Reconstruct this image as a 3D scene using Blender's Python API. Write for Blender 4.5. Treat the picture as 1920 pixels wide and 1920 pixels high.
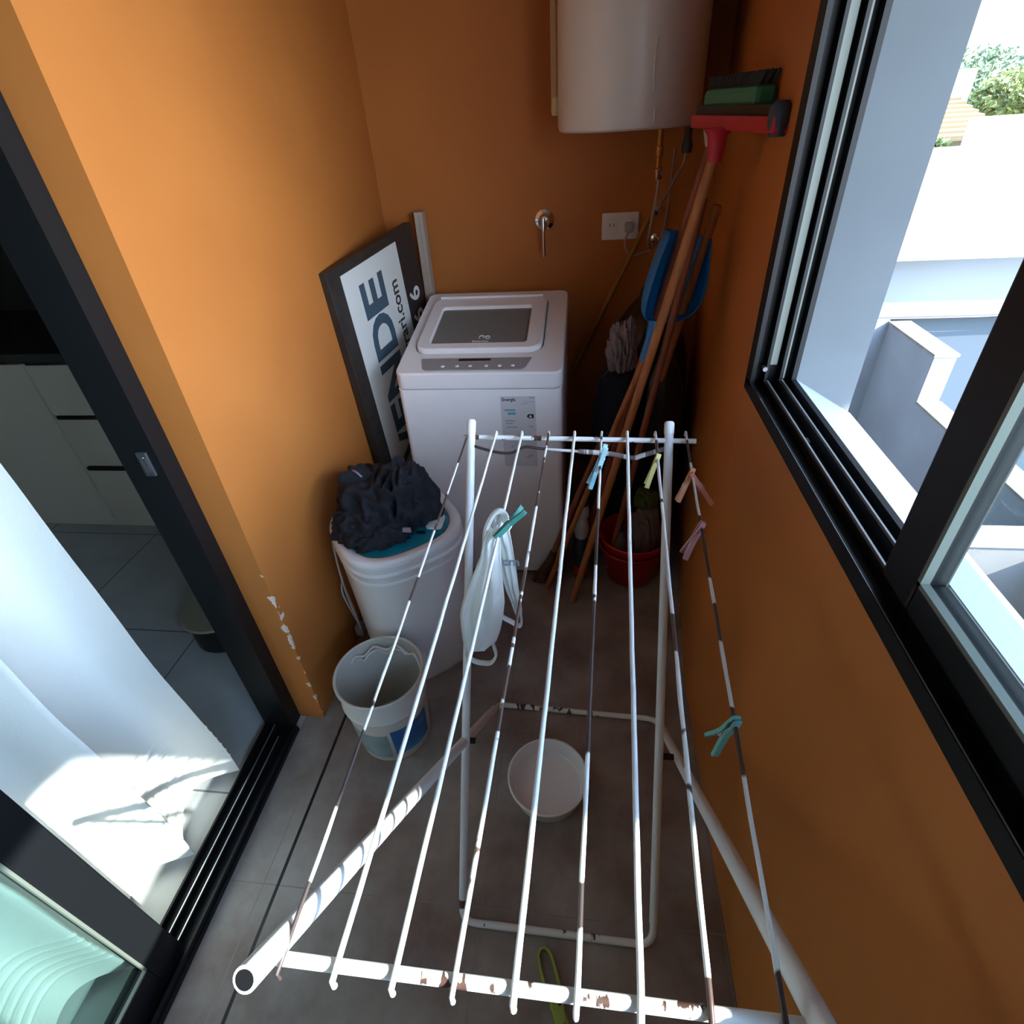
import bpy, math, random
from math import sin, cos, pi, radians
from mathutils import Vector, Matrix, noise
for o in list(bpy.data.objects): bpy.data.objects.remove(o)
sc = bpy.context.scene
COL = sc.collection
random.seed(7)

# ------------------------------------------------------------------ camera
CAMPOS = Vector((0.0, 0.0, 1.6))
R_RIGHT = Vector((0.992, 0.113, -0.059)); R_DOWN = Vector((0.020, -0.590, -0.807))
R_RIGHT.normalize(); R_DOWN = (R_DOWN - R_DOWN.dot(R_RIGHT)*R_RIGHT).normalized()
R_FWD = R_RIGHT.cross(R_DOWN).normalized()
cd = bpy.data.cameras.new('camera'); cam = bpy.data.objects.new('camera', cd); COL.objects.link(cam)
cam.matrix_world = Matrix(((R_RIGHT.x, -R_DOWN.x, -R_FWD.x, CAMPOS.x), (R_RIGHT.y, -R_DOWN.y, -R_FWD.y, CAMPOS.y),
                           (R_RIGHT.z, -R_DOWN.z, -R_FWD.z, CAMPOS.z), (0, 0, 0, 1)))
cd.sensor_width = 36; cd.sensor_fit = 'HORIZONTAL'; cd.lens = 36*1036.5/1920; cd.clip_start = 0.02; cd.clip_end = 200
sc.camera = cam

# ------------------------------------------------------------------ world, sun, exposure
SUN_TRAVEL = Vector((-1.0, 0.42, -0.77)).normalized()
w = bpy.data.worlds.new('sky'); sc.world = w; w.use_nodes = True
nt = w.node_tree; nt.nodes.clear()
tc = nt.nodes.new('ShaderNodeTexCoord')
sep = nt.nodes.new('ShaderNodeSeparateXYZ'); nt.links.new(tc.outputs['Generated'], sep.inputs[0])
rmp = nt.nodes.new('ShaderNodeValToRGB'); nt.links.new(sep.outputs['Z'], rmp.inputs[0])
rmp.color_ramp.elements[0].position = 0.0; rmp.color_ramp.elements[0].color = (0.80, 0.90, 1.0, 1)
rmp.color_ramp.elements[1].position = 0.7; rmp.color_ramp.elements[1].color = (0.36, 0.58, 1.0, 1)
dot = nt.nodes.new('ShaderNodeVectorMath'); dot.operation = 'DOT_PRODUCT'
nt.links.new(tc.outputs['Generated'], dot.inputs[0]); dot.inputs[1].default_value = (-SUN_TRAVEL.x, -SUN_TRAVEL.y, -SUN_TRAVEL.z)
mx = nt.nodes.new('ShaderNodeMath'); mx.operation = 'MAXIMUM'; nt.links.new(dot.outputs['Value'], mx.inputs[0]); mx.inputs[1].default_value = 0
pw = nt.nodes.new('ShaderNodeMath'); pw.operation = 'POWER'; nt.links.new(mx.outputs[0], pw.inputs[0]); pw.inputs[1].default_value = 4
glow = nt.nodes.new('ShaderNodeMath'); glow.operation = 'MULTIPLY_ADD'; nt.links.new(pw.outputs[0], glow.inputs[0])
glow.inputs[1].default_value = 10.0; glow.inputs[2].default_value = 0.9
bg = nt.nodes.new('ShaderNodeBackground'); nt.links.new(rmp.outputs[0], bg.inputs[0]); nt.links.new(glow.outputs[0], bg.inputs[1])
wo = nt.nodes.new('ShaderNodeOutputWorld'); nt.links.new(bg.outputs[0], wo.inputs[0])
sl = bpy.data.lights.new('sun', 'SUN'); sl.energy = 8; sl.angle = radians(0.6); sl.color = (1.0, 0.95, 0.87)
so = bpy.data.objects.new('sun', sl); COL.objects.link(so); so.location = (6, 3, 7)
so.rotation_euler = SUN_TRAVEL.to_track_quat('-Z', 'Y').to_euler()
sc.view_settings.view_transform = 'Standard'; sc.view_settings.look = 'None'
sc.view_settings.gamma = 1; sc.view_settings.exposure = 1.8; sc.view_settings.use_curve_mapping = False

# ------------------------------------------------------------------ materials
def lin(h):
    if isinstance(h, str):
        c = [int(h[i:i+2], 16)/255 for i in (0, 2, 4)]
        return tuple(x/12.92 if x <= .04045 else ((x+.055)/1.055)**2.4 for x in c)
    return h
MC = {}
def mat(name, col, rough=0.5, metal=0.0, col2=None, scale=6.0, lo=0.4, hi=0.6, stretch=None, bump=0.0, bscale=None, trans=0.0, spec=0.5, detail=4.0, sss=0.0):
    if name in MC: return MC[name]
    m = bpy.data.materials.new(name); m.use_nodes = True; n = m.node_tree; b = n.nodes['Principled BSDF']
    b.inputs['Base Color'].default_value = (*lin(col), 1); b.inputs['Roughness'].default_value = rough
    b.inputs['Metallic'].default_value = metal; b.inputs['Specular IOR Level'].default_value = spec
    if trans: b.inputs['Transmission Weight'].default_value = trans
    if sss:
        b.inputs['Subsurface Weight'].default_value = sss; b.inputs['Subsurface Radius'].default_value = (.02, .02, .02)
    if col2 is not None or bump:
        t = n.nodes.new('ShaderNodeTexCoord'); mp = n.nodes.new('ShaderNodeMapping'); n.links.new(t.outputs['Object'], mp.inputs[0])
        if stretch: mp.inputs['Scale'].default_value = stretch
    if col2 is not None:
        nz = n.nodes.new('ShaderNodeTexNoise'); n.links.new(mp.outputs[0], nz.inputs['Vector'])
        nz.inputs['Scale'].default_value = scale; nz.inputs['Detail'].default_value = detail
        r = n.nodes.new('ShaderNodeValToRGB'); n.links.new(nz.outputs['Fac'], r.inputs[0])
        r.color_ramp.elements[0].position = lo; r.color_ramp.elements[1].position = hi
        r.color_ramp.elements[0].color = (*lin(col), 1); r.color_ramp.elements[1].color = (*lin(col2), 1)
        n.links.new(r.outputs[0], b.inputs['Base Color'])
    if bump:
        n2 = n.nodes.new('ShaderNodeTexNoise'); n.links.new(mp.outputs[0], n2.inputs['Vector']); n2.inputs['Scale'].default_value = bscale or scale
        n2.inputs['Detail'].default_value = 5
        bp = n.nodes.new('ShaderNodeBump'); bp.inputs['Strength'].default_value = bump; bp.inputs['Distance'].default_value = 0.01
        n.links.new(n2.outputs['Fac'], bp.inputs['Height']); n.links.new(bp.outputs[0], b.inputs['Normal'])
    MC[name] = m; return m
def glass(name, tint, refl_rough=0.02, ior=1.45):
    m = bpy.data.materials.new(name); m.use_nodes = True; n = m.node_tree; n.nodes.clear()
    o = n.nodes.new('ShaderNodeOutputMaterial'); mix = n.nodes.new('ShaderNodeMixShader'); lw = n.nodes.new('ShaderNodeLayerWeight'); p5 = n.nodes.new('ShaderNodeMath'); p5.operation = 'POWER'; n.links.new(lw.outputs['Facing'], p5.inputs[0]); p5.inputs[1].default_value = 4.0
    f = n.nodes.new('ShaderNodeMath'); f.operation = 'MULTIPLY_ADD'; n.links.new(p5.outputs[0], f.inputs[0]); f.inputs[1].default_value = 0.75; f.inputs[2].default_value = 0.03
    t = n.nodes.new('ShaderNodeBsdfTransparent'); t.inputs[0].default_value = (*lin(tint), 1)
    g = n.nodes.new('ShaderNodeBsdfGlossy'); g.inputs['Roughness'].default_value = refl_rough
    n.links.new(f.outputs[0], mix.inputs[0]); n.links.new(t.outputs[0], mix.inputs[1]); n.links.new(g.outputs[0], mix.inputs[2]); n.links.new(mix.outputs[0], o.inputs[0])
    return m
M_ORANGE = mat('orange paint', 'bd7437', 0.55, col2='b76f34', scale=2.5, bump=0.05, bscale=60, spec=0.3)
M_WHITEWALL = mat('white exterior render', '9ba0a5', 0.85, col2='93989d', scale=3, bump=0.1, bscale=40)
M_INWALL = mat('interior wall paint', 'b9b3a8', 0.8)
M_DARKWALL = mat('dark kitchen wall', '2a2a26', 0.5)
M_FRAME = mat('black anodised aluminium', '101215', 0.45, spec=0.3)
M_ALU = mat('bare aluminium', 'c8ccd0', 0.3, 0.9)
M_GREYALU = mat('grey green film', '6a716a', 0.5, 0.2)
M_CEIL = mat('ceiling plaster', 'b4b0a8', 0.9)
M_WHITEENAMEL = mat('white enamel', 'eceef0', 0.25, spec=0.5)
M_WPLASTIC = mat('white plastic', 'e6e7e8', 0.38)
M_BLACKPL = mat('black plastic', '0c0c0e', 0.5)
M_DARKGREY = mat('dark grey plastic', '3a3b3d', 0.5)
M_GREYPANEL = mat('grey panel', '8f9293', 0.4)
M_CHROME = mat('chrome', 'e8e8ea', 0.08, 1.0)
M_RACK = mat('white rack paint', 'dfe3e4', 0.4)
M_RACKCHIP = mat('peeling white paint over rust', 'e2e3e1', 0.45, col2='4a342c', scale=7, lo=0.60, hi=0.61, stretch=(5, 2, 2), detail=5)
M_WIRECHIP = mat('wire with peeling coating', 'dfe1e0', 0.4, col2='4d3b36', scale=6, lo=0.56, hi=0.57, stretch=(1, 1.6, 1), detail=4)
M_WIREWORN = mat('wire mostly bare', 'd9dad8', 0.4, col2='3d3230', scale=5, lo=0.49, hi=0.50, stretch=(1, 1.5, 1), detail=4)
M_WOOD = mat('broom handle wood', 'b5733f', 0.55, col2='9a5c33', scale=12, stretch=(6, 6, 1), lo=.3, hi=.7)
M_WOOD2 = mat('red brown handle wood', '96543a', 0.55, col2='7d4331', scale=12, stretch=(6, 6, 1), lo=.3, hi=.7)
M_WOOD3 = mat('yellow handle wood', 'a07428', 0.5, col2='8a5f24', scale=12, stretch=(6, 6, 1), lo=.3, hi=.7)

# orange wall end with white chips along the corner
def chip_mat():
    m = M_ORANGE.copy(); m.name = 'orange paint with chipped corner'; n = m.node_tree; b = n.nodes['Principled BSDF']
    src = b.inputs['Base Color'].links[0].from_socket
    t = n.nodes.new('ShaderNodeTexCoord'); s = n.nodes.new('ShaderNodeSeparateXYZ'); n.links.new(t.outputs['Object'], s.inputs[0])
    def M(op, a, b_, c=None):
        q = n.nodes.new('ShaderNodeMath'); q.operation = op
        for i, v in enumerate((a, b_, c)):
            if v is None: continue
            if isinstance(v, (int, float)): q.inputs[i].default_value = v
            else: n.links.new(v, q.inputs[i])
        return q.outputs[0]
    nz = n.nodes.new('ShaderNodeTexNoise'); nz.inputs['Scale'].default_value = 16; nz.inputs['Detail'].default_value = 3
    n.links.new(t.outputs['Object'], nz.inputs[0])
    dx = M('ABSOLUTE', M('SUBTRACT', s.outputs[0], -0.84), 0); dy = M('ABSOLUTE', M('SUBTRACT', s.outputs[1], 1.0), 0)
    d = M('ADD', dx, dy)
    lim = M('MULTIPLY', M('SUBTRACT', nz.outputs['Fac'], 0.55), 0.16)
    near = M('LESS_THAN', d, lim); low = M('LESS_THAN', s.outputs[2], 0.95)
    k = M('MULTIPLY', near, low)
    mixn = n.nodes.new('ShaderNodeMix'); mixn.data_type = 'RGBA'; n.links.new(k, mixn.inputs[0]); n.links.new(src, mixn.inputs[6])
    mixn.inputs[7].default_value = (0.8, 0.66, 0.55, 1); n.links.new(mixn.outputs[2], b.inputs['Base Color'])
    return m
M_ORANGECHIP = chip_mat()

def tile_mat(name, c1, c2, grout, x0, y0, s, gw=0.004, rough=0.4, dark_line=None):
    m = bpy.data.materials.new(name); m.use_nodes = True; n = m.node_tree; b = n.nodes['Principled BSDF']
    t = n.nodes.new('ShaderNodeTexCoord'); sp = n.nodes.new('ShaderNodeSeparateXYZ'); n.links.new(t.outputs['Object'], sp.inputs[0])
    def M(op, a, b_=0):
        q = n.nodes.new('ShaderNodeMath'); q.operation = op
        for i, v in enumerate((a, b_)):
            if isinstance(v, (int, float)): q.inputs[i].default_value = v
            else: n.links.new(v, q.inputs[i])
        return q.outputs[0]
    def seam(ch, o, wdt):
        f = M('FRACT', M('DIVIDE', M('SUBTRACT', ch, o - 40*s), s)); return M('LESS_THAN', M('MINIMUM', f, M('SUBTRACT', 1, f)), wdt/2/s)
    g = M('MAXIMUM', seam(sp.outputs[0], x0, gw), seam(sp.outputs[1], y0, gw))
    nz = n.nodes.new('ShaderNodeTexNoise'); nz.inputs['Scale'].default_value = 3.2; nz.inputs['Detail'].default_value = 7; nz.inputs['Roughness'].default_value = .6
    n.links.new(t.outputs['Object'], nz.inputs[0])
    r = n.nodes.new('ShaderNodeValToRGB'); n.links.new(nz.outputs['Fac'], r.inputs[0])
    r.color_ramp.elements[0].position = .36; r.color_ramp.elements[1].position = .64
    r.color_ramp.elements[0].color = (*lin(c1), 1); r.color_ramp.elements[1].color = (*lin(c2), 1)
    mixn = n.nodes.new('ShaderNodeMix'); mixn.data_type = 'RGBA'; n.links.new(g, mixn.inputs[0]); n.links.new(r.outputs[0], mixn.inputs[6])
    mixn.inputs[7].default_value = (*lin(grout), 1); out = mixn.outputs[2]
    if dark_line is not None:
        k = M('LESS_THAN', M('ABSOLUTE', M('SUBTRACT', sp.outputs[0], dark_line)), 0.0045)
        m2 = n.nodes.new('ShaderNodeMix'); m2.data_type = 'RGBA'; n.links.new(k, m2.inputs[0]); n.links.new(out, m2.inputs[6])
        m2.inputs[7].default_value = (0.012, 0.011, 0.010, 1); out = m2.outputs[2]
    n.links.new(out, b.inputs['Base Color']); b.inputs['Roughness'].default_value = rough
    return m
M_TILE = tile_mat('brown porcelain tile', '74625a', 'a29b95', '857d77', -0.23, 0.51, 0.58, 0.003, 0.42, -0.77)
M_INTILE = tile_mat('grey interior tile', 'a0a3a4', 'b2b4b3', '626467', -1.5, 1.33, 0.60, 0.006, 0.35)

# ------------------------------------------------------------------ mesh helpers
class MB:
    def __init__(s): s.v = []; s.f = []; s.mi = []; s.cm = 0
    def add(s, vs, fs):
        o = len(s.v); s.v += [Vector(v) for v in vs]
        for f in fs: s.f.append([i+o for i in f]); s.mi.append(s.cm)
        return s
    def box(s, x0, x1, y0, y1, z0, z1):
        return s.add([(x0,y0,z0),(x1,y0,z0),(x1,y1,z0),(x0,y1,z0),(x0,y0,z1),(x1,y0,z1),(x1,y1,z1),(x0,y1,z1)],
                     [(0,3,2,1),(4,5,6,7),(0,1,5,4),(1,2,6,5),(2,3,7,6),(3,0,4,7)])
    def hexa(s, b, t):   # bottom quad, top quad (ccw from above)
        return s.add(list(b)+list(t), [(3,2,1,0),(4,5,6,7),(0,1,5,4),(1,2,6,5),(2,3,7,6),(3,0,4,7)])
    def prism(s, poly, z0, z1):
        n = len(poly); zf = (lambda z: z if callable(z) else (lambda x, y: z)); a, b = zf(z0), zf(z1)
        vs = [(x, y, a(x, y)) for x, y in poly] + [(x, y, b(x, y)) for x, y in poly]
        fs = [tuple(reversed(range(n))), tuple(range(n, 2*n))] + [(i, (i+1) % n, n+(i+1) % n, n+i) for i in range(n)]
        return s.add(vs, fs)
    def ring(s, outer, inner, z0, z1):
        n = len(outer); zf = (lambda z: z if callable(z) else (lambda x, y: z)); a, b = zf(z0), zf(z1)
        vs = [(x, y, a(x, y)) for x, y in outer]+[(x, y, a(x, y)) for x, y in inner]+[(x, y, b(x, y)) for x, y in outer]+[(x, y, b(x, y)) for x, y in inner]
        fs = []
        for i in range(n):
            j = (i+1) % n
            fs += [(i, j, 2*n+j, 2*n+i), (n+j, n+i, 3*n+i, 3*n+j), (2*n+i, 2*n+j, 3*n+j, 3*n+i), (j, i, n+i, n+j)]
        return s.add(vs, fs)
    def loft(s, rings, cap=True, close=False):
        n = len(rings[0]); vs = [p for r in rings for p in r]; fs = []
        m = len(rings)
        for k in range(m if close else m-1):
            a = k*n; b = ((k+1) % m)*n
            for i in range(n):
                j = (i+1) % n; fs.append((a+i, a+j, b+j, b+i))
        if cap and not close: fs += [tuple(reversed(range(n))), tuple(range((m-1)*n, m*n))]
        return s.add(vs, fs)
    def tube(s, pts, r, n=10, close=False, flat=None):
        pts = [Vector(p) for p in pts]; m = len(pts); rings = []; up = None
        rr = r if isinstance(r, (list, tuple)) else [r]*m
        for i, p in enumerate(pts):
            if close: d = (pts[(i+1) % m]-pts[i-1])
            else: d = pts[min(i+1, m-1)]-pts[max(i-1, 0)]
            d.normalize()
            if up is None: up = Vector((0, 0, 1)) if abs(d.z) < .9 else Vector((1, 0, 0))
            a = d.cross(up)
            if a.length < 1e-4: a = d.orthogonal()
            a.normalize(); up = a.cross(d).normalized(); fl = flat or 1
            rings.append([p + a*cos(2*pi*k/n)*rr[i] + up*sin(2*pi*k/n)*rr[i]*fl for k in range(n)])
        return s.loft(rings, True, close)
    def lathe(s, prof, c=(0, 0, 0), n=40, ax=1.0, shape=None):
        rings = []
        for r, z in prof:
            rings.append([(c[0]+r*cos(2*pi*k/n)*(shape(2*pi*k/n) if shape else 1), c[1]+ax*r*sin(2*pi*k/n)*(shape(2*pi*k/n) if shape else 1), c[2]+z) for k in range(n)])
        return s.loft(rings, True)
    def xf(s, M):
        s.v = [M @ v for v in s.v]; return s
def put(name, mb, m, parent=None, smooth=None, bevel=0, loc=None, solid=0, sub=0):
    me = bpy.data.meshes.new(name); off = Vector((0, 0, 0))
    o = bpy.data.objects.new(name, me)
    if parent is not None:
        o.parent = parent; p = parent
        while p is not None: off += p.location; p = p.parent
    elif loc is not None:
        o.location = loc; off = Vector(loc)
    me.from_pydata([tuple(v-off) for v in mb.v], [], mb.f)
    ms = m if isinstance(m, (list, tuple)) else [m]
    for q in ms: me.materials.append(q)
    if len(ms) > 1:
        for p, i in zip(me.polygons, mb.mi): p.material_index = i
    me.validate(); me.update()
    if smooth is not None:
        for p in me.polygons: p.use_smooth = True
        me.set_sharp_from_angle(angle=radians(smooth))
    COL.objects.link(o)
    if sub:
        md = o.modifiers.new('sub', 'SUBSURF'); md.levels = sub; md.render_levels = sub
    if solid:
        md = o.modifiers.new('solid', 'SOLIDIFY'); md.thickness = solid; md.offset = 0
    if bevel:
        md = o.modifiers.new('bevel', 'BEVEL'); md.width = bevel; md.segments = 2; md.limit_method = 'ANGLE'
    return o
def tag(o, label=None, cat=None, group=None, kind=None):
    if label: o['label'] = label
    if cat: o['category'] = cat
    if group: o['group'] = group
    if kind: o['kind'] = kind
    return o
def thing(name, loc, label, cat, group=None, rot=None):
    o = bpy.data.objects.new(name, None); COL.objects.link(o); o.location = loc; o.empty_display_size = .05
    if rot: o.rotation_euler = rot
    return tag(o, label, cat, group)
def struct(name, mb, m, **k):
    return tag(put(name, mb, m, **k), kind='structure')
def copy_tree(o, parent=None):
    c = o.copy(); COL.objects.link(c)
    if parent is not None: c.parent = parent
    for ch in list(o.children): copy_tree(ch, c)
    return c
def text_mb(txt, size, bold=0.0, extrude=0.0005, M=None, align='LEFT'):
    cu = bpy.data.curves.new('t', 'FONT'); cu.body = txt; cu.size = size; cu.offset = bold; cu.extrude = extrude; cu.align_x = align; cu.resolution_u = 4
    o = bpy.data.objects.new('t', cu); COL.objects.link(o); bpy.context.view_layer.update()
    me = o.evaluated_get(bpy.context.evaluated_depsgraph_get()).to_mesh()
    mb = MB(); mb.add([v.co.copy() for v in me.vertices], [tuple(p.vertices) for p in me.polygons])
    o.evaluated_get(bpy.context.evaluated_depsgraph_get()).to_mesh_clear()
    bpy.data.objects.remove(o); bpy.data.curves.remove(cu)
    if M is not None: mb.xf(M)
    return mb
def super_ring(cx, cy, r, n, e, rot, z, asp=1.0):
    out = []
    for k in range(n):
        t = 2*pi*k/n; c, s_ = cos(t), sin(t)
        rad = r/((abs(c)**e+abs(s_)**e)**(1/e)); x, y = rad*c, rad*s_*asp
        out.append((cx+x*cos(rot)-y*sin(rot), cy+x*sin(rot)+y*cos(rot), z if not callable(z) else z(t)))
    return out
def rrect(x0, x1, y0, y1, r, k=5):
    out = []
    for cx, cy, a0 in ((x1-r, y1-r, 0), (x0+r, y1-r, 90), (x0+r, y0+r, 180), (x1-r, y0+r, 270)):
        for i in range(k+1):
            a = radians(a0+90*i/k); out.append((cx+r*cos(a), cy+r*sin(a)))
    return out

# ================================================================== SETTING
BY = 2.49          # back wall
LX = -0.84         # left wall face
struct('floor', MB().box(-0.905, 0.6, -1.8, BY+.1, -0.06, 0.0), M_TILE)
struct('floor_interior', MB().box(-4.6, -0.905, -1.8, 2.7, -0.06, -0.001), M_INTILE)
struct('ceiling', MB().box(-4.6, 0.6, -1.9, 2.8, 2.6, 2.7), M_CEIL)
struct('wall_left', MB().box(-0.98, LX, 1.0, BY+.05, 0, 2.6), M_ORANGECHIP)
struct('wall_back', MB().box(-0.98, 0.60, BY, BY+.12, 0, 2.6), M_ORANGE)
# right wall: parapet below the window, part beside it, lintel above
mb = MB()
mb.box(0.355, 0.447, -1.8, 1.22, 0, 1.066)
mb.prism([(0.355, 1.22), (0.447, 1.22), (0.56, BY), (0.47, BY)], 0, 2.6)
mb.box(0.355, 0.447, -1.8, 1.22, 2.15, 2.6)
struct('wall_right', mb, M_ORANGE)
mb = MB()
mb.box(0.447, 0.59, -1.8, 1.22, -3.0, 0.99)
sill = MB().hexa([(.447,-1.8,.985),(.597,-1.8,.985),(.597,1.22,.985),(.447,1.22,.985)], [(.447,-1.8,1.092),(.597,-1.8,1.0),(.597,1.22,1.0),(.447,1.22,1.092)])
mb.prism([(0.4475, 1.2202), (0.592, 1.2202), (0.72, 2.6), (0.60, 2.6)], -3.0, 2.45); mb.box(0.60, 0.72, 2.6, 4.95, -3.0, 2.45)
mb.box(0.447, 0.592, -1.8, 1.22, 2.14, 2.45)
mb.box(0.447, 1.42, -1.8, -0.52, 2.45, 2.65); mb.box(0.447, 2.45, -0.52, 4.95, 2.45, 2.65)  # added unseen overhang, stepped so its edges bound the sun patch indoors
struct('wall_right_exterior', mb, mat('white render toned to shade', '5b6267', .85, col2='565d62', scale=3))  # same white as the sill, with the jamb's shade put into the colour
struct('wall_front', MB().box(-4.6, 0.6, -1.92, -1.8, 0, 2.6), M_INWALL)
mb = MB(); mb.box(-0.98, LX, -1.8, 0.999, 2.12, 2.6); mb.box(-0.98, LX, -1.8, -1.5, 0, 2.12)
struct('wall_left_lintel', mb, M_ORANGE)
mb = MB(); mb.box(-4.6, -0.985, 2.62, 2.74, 0, 2.6)
struct('wall_kitchen', mb, M_DARKWALL)
mb = MB(); mb.box(-4.72, -4.6, -1.8, 2.7, 0, 2.6); mb.box(-0.995, -0.982, 1.0, 2.62, 0, 2.6)
struct('wall_interior', mb, M_INWALL)

struct('trim_1', sill, mat('white window sill', '7f888e', .6))
# ---- window 1 (right)
YS = -1.6
mb = MB()
mb.box(0.355, 0.447, YS, 1.22, 1.0665, 1.082)
mb.box(0.355, 0.362, YS, 1.218, 1.0815, 1.092)
mb.box(0.437, 0.447, YS, 1.218, 1.0815, 1.100)
mb.box(0.381, 0.389, YS, 1.2, 1.0815, 1.098)
mb.box(0.410, 0.418, YS, 1.2, 1.0815, 1.100)
mb.box(0.355, 0.447, 1.198, 1.22, 1.082, 2.14)
mb.box(0.355, 0.447, YS, 1.198, 2.10, 2.14)
mb.box(0.355, 0.447, YS-.04, YS, 1.066, 2.14)
mb.box(0.355, 0.364, 1.182, 1.198, 1.082, 2.10)
mb.box(0.381, 0.387, 1.176, 1.198, 1.082, 2.10)
mb.box(0.412, 0.418, 1.176, 1.198, 1.082, 2.10)
mb.box(0.437, 0.447, 1.176, 1.198, 1.082, 2.10)
win = struct('window_1', mb, M_FRAME)
mb = MB(); mb.box(0.3835, 0.3865, YS, 1.165, 1.098, 1.1035); mb.box(0.4125, 0.4155, YS, 1.165, 1.100, 1.1055); mb.box(.3565, .3575, .2, 1.1, 1.092, 1.0932)
put('sliding_track', mb, M_ALU, win)
mb = MB(); mb.box(0.388, 0.404, 1.186, 1.1985, 1.13, 2.10); mb.box(0.4185, 0.424, 1.184, 1.1985, 1.10, 2.10)
put('weather_strip', mb, M_GREYALU, win)
mb = MB(); mb.tube([(0.378, 1.185, 1.125), (0.378, 1.172, 1.125)], 0.005, 10)
put('screw', mb, M_ALU, win, smooth=40)
mb = MB(); mb.box(0.394, 0.405, 0.93, 0.945, 1.0815, 1.086)
put('drain_cap', mb, M_ALU, win)
def sash(x0, x1, ya, yb, zb, zt, w_, name, par, rail=0.055, face='x'):
    m_ = MB()
    m_.box(x0, x1, yb-w_, yb, zb, zt); m_.box(x0, x1, ya, ya+w_, zb, zt); m_.box(x0, x1, ya+w_, yb-w_, zb, zb+rail); m_.box(x0, x1, ya+w_, yb-w_, zt-rail, zt)
    s_ = put(name, m_, M_FRAME, par, bevel=.004)
    return s_
s1 = sash(0.376, 0.410, -0.55, 0.567, 1.100, 2.095, 0.066, 'sash', win, 0.042)
def gasket(x0, x1, ya, yb, zb, zt, t=.007):
    m_ = MB(); m_.box(x0, x1, yb-t, yb, zb, zt); m_.box(x0, x1, ya, ya+t, zb, zt); m_.box(x0, x1, ya, yb, zb, zb+t); m_.box(x0, x1, ya, yb, zt-t, zt); return m_
put('glass_gasket', gasket(0.374, 0.384, -0.484, 0.501, 1.142, 2.053, .006), M_GREYALU, s1)
M_GLASS = glass('window glass', 'f0f6f6'); M_DGLASS = glass('door glass', 'cfdbdb', 0.03)
put('pane', MB().box(0.391, 0.395, -0.484, 0.501, 1.142, 2.053), M_GLASS, s1)
s2 = sash(0.4105, 0.4365, -1.58, -0.49, 1.100, 2.095, 0.066, 'sash', win, 0.042)
put('pane', MB().box(0.422, 0.426, -1.514, -0.556, 1.142, 2.053), M_GLASS, s2)

# ---- door 1 (left, sliding)
mb = MB()
mb.box(-1.02, -0.925, 0.95, 1.0, 0, 2.12)
mb.box(-1.02, -0.925, -1.5, 0.95, 2.07, 2.119)
mb.box(-1.015, -0.905, -1.5, 0.95, 0.0, 0.016)
for x_ in (-1.008, -0.975, -0.944, -0.912): mb.box(x_-.003, x_+.003, -1.5, 0.95, 0.016, 0.034)
door = struct('door_1', mb, M_FRAME)
mb = MB(); mb.box(-0.9765, -0.9735, -0.4, 0.94, 0.034, 0.037); mb.box(-0.9455, -0.9425, -1.4, 0.90, 0.034, 0.037)
put('sliding_track', mb, M_ALU, door)
mb = MB(); mb.box(-0.97, -0.945, 0.944, 0.951, 0.985, 1.045); put('latch_plate', mb, M_DARKGREY, door, bevel=.002)
mb = MB(); mb.box(-0.963, -0.952, 0.9415, 0.9445, 0.995, 1.035); put('latch_keeper', mb, M_CHROME, door, bevel=.001)
d1 = sash(-0.965, -0.930, -0.75, 0.36, 0.036, 2.068, 0.072, 'sash', door, 0.085)
put('glass_gasket', gasket(-0.936, -0.928, -0.678, 0.288, 0.121, 1.983, .005), M_GREYALU, d1)
put('pane', MB().box(-0.950, -0.946, -0.678, 0.288, 0.121, 1.983), M_DGLASS, d1)

# ---- curtain inside the room
# finer rows near the hem so the pin tucks show
def curtain_rows():
    mb = MB(); NY = 130; y0, y1 = 0.775, -0.08
    zs = []; z = 0.03
    while z < 0.32: zs.append(z); z += 0.0045
    while z < 2.4: zs.append(z); z += 0.06
    vs = []
    for z in zs:
        for i in range(NY+1):
            t = i/NY; y = y0+(y1-y0)*t
            amp = (0.044+0.014*sin(3*t+1))*(1+.25*min(z, 1)); ph = 2*pi*(t*3.6+0.03*sin(z*2.5))+0.4; ph += .45*sin(ph)
            x = -1.070 + amp*cos(ph) + 0.012*sin(2*ph+z*1.5) - 0.02*t + 0.010*noise.noise(Vector((y*8, z*2.2, 0)))
            yy = y + 0.012*sin(ph) + 0.012*noise.noise(Vector((0, z*3, y*5)))
            zz = z + 0.010*sin(ph+.5)*max(0, 1-z); yy -= .055*z
            for zc in (0.120, 0.152, 0.184, 0.216, 0.248, 0.280):
                d = abs(z-zc)
                if d < 0.006: x += 0.0045*(1-d/.006)
            vs.append((x, yy, zz))
    fs = [(k*(NY+1)+i, k*(NY+1)+i+1, (k+1)*(NY+1)+i+1, (k+1)*(NY+1)+i) for k in range(len(zs)-1) for i in range(NY)]
    return mb.add(vs, fs)
M_CURT = mat('white curtain cloth', 'eef0ec', 0.8, bump=0.15, bscale=300)
n = M_CURT.node_tree; b = n.nodes['Principled BSDF']; tl = n.nodes.new('ShaderNodeBsdfTranslucent'); tl.inputs[0].default_value = (.8, .8, .77, 1)
ms = n.nodes.new('ShaderNodeMixShader'); ms.inputs[0].default_value = 0.25; n.links.new(b.outputs[0], ms.inputs[1]); n.links.new(tl.outputs[0], ms.inputs[2]); n.links.new(ms.outputs[0], n.nodes['Material Output'].inputs[0])
o = put('curtain', curtain_rows(), M_CURT, smooth=60, loc=(-1.06, .4, 0))
tag(o, 'white floor-length curtain with pin-tucked hem hanging just inside the sliding door', 'curtain')

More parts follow.
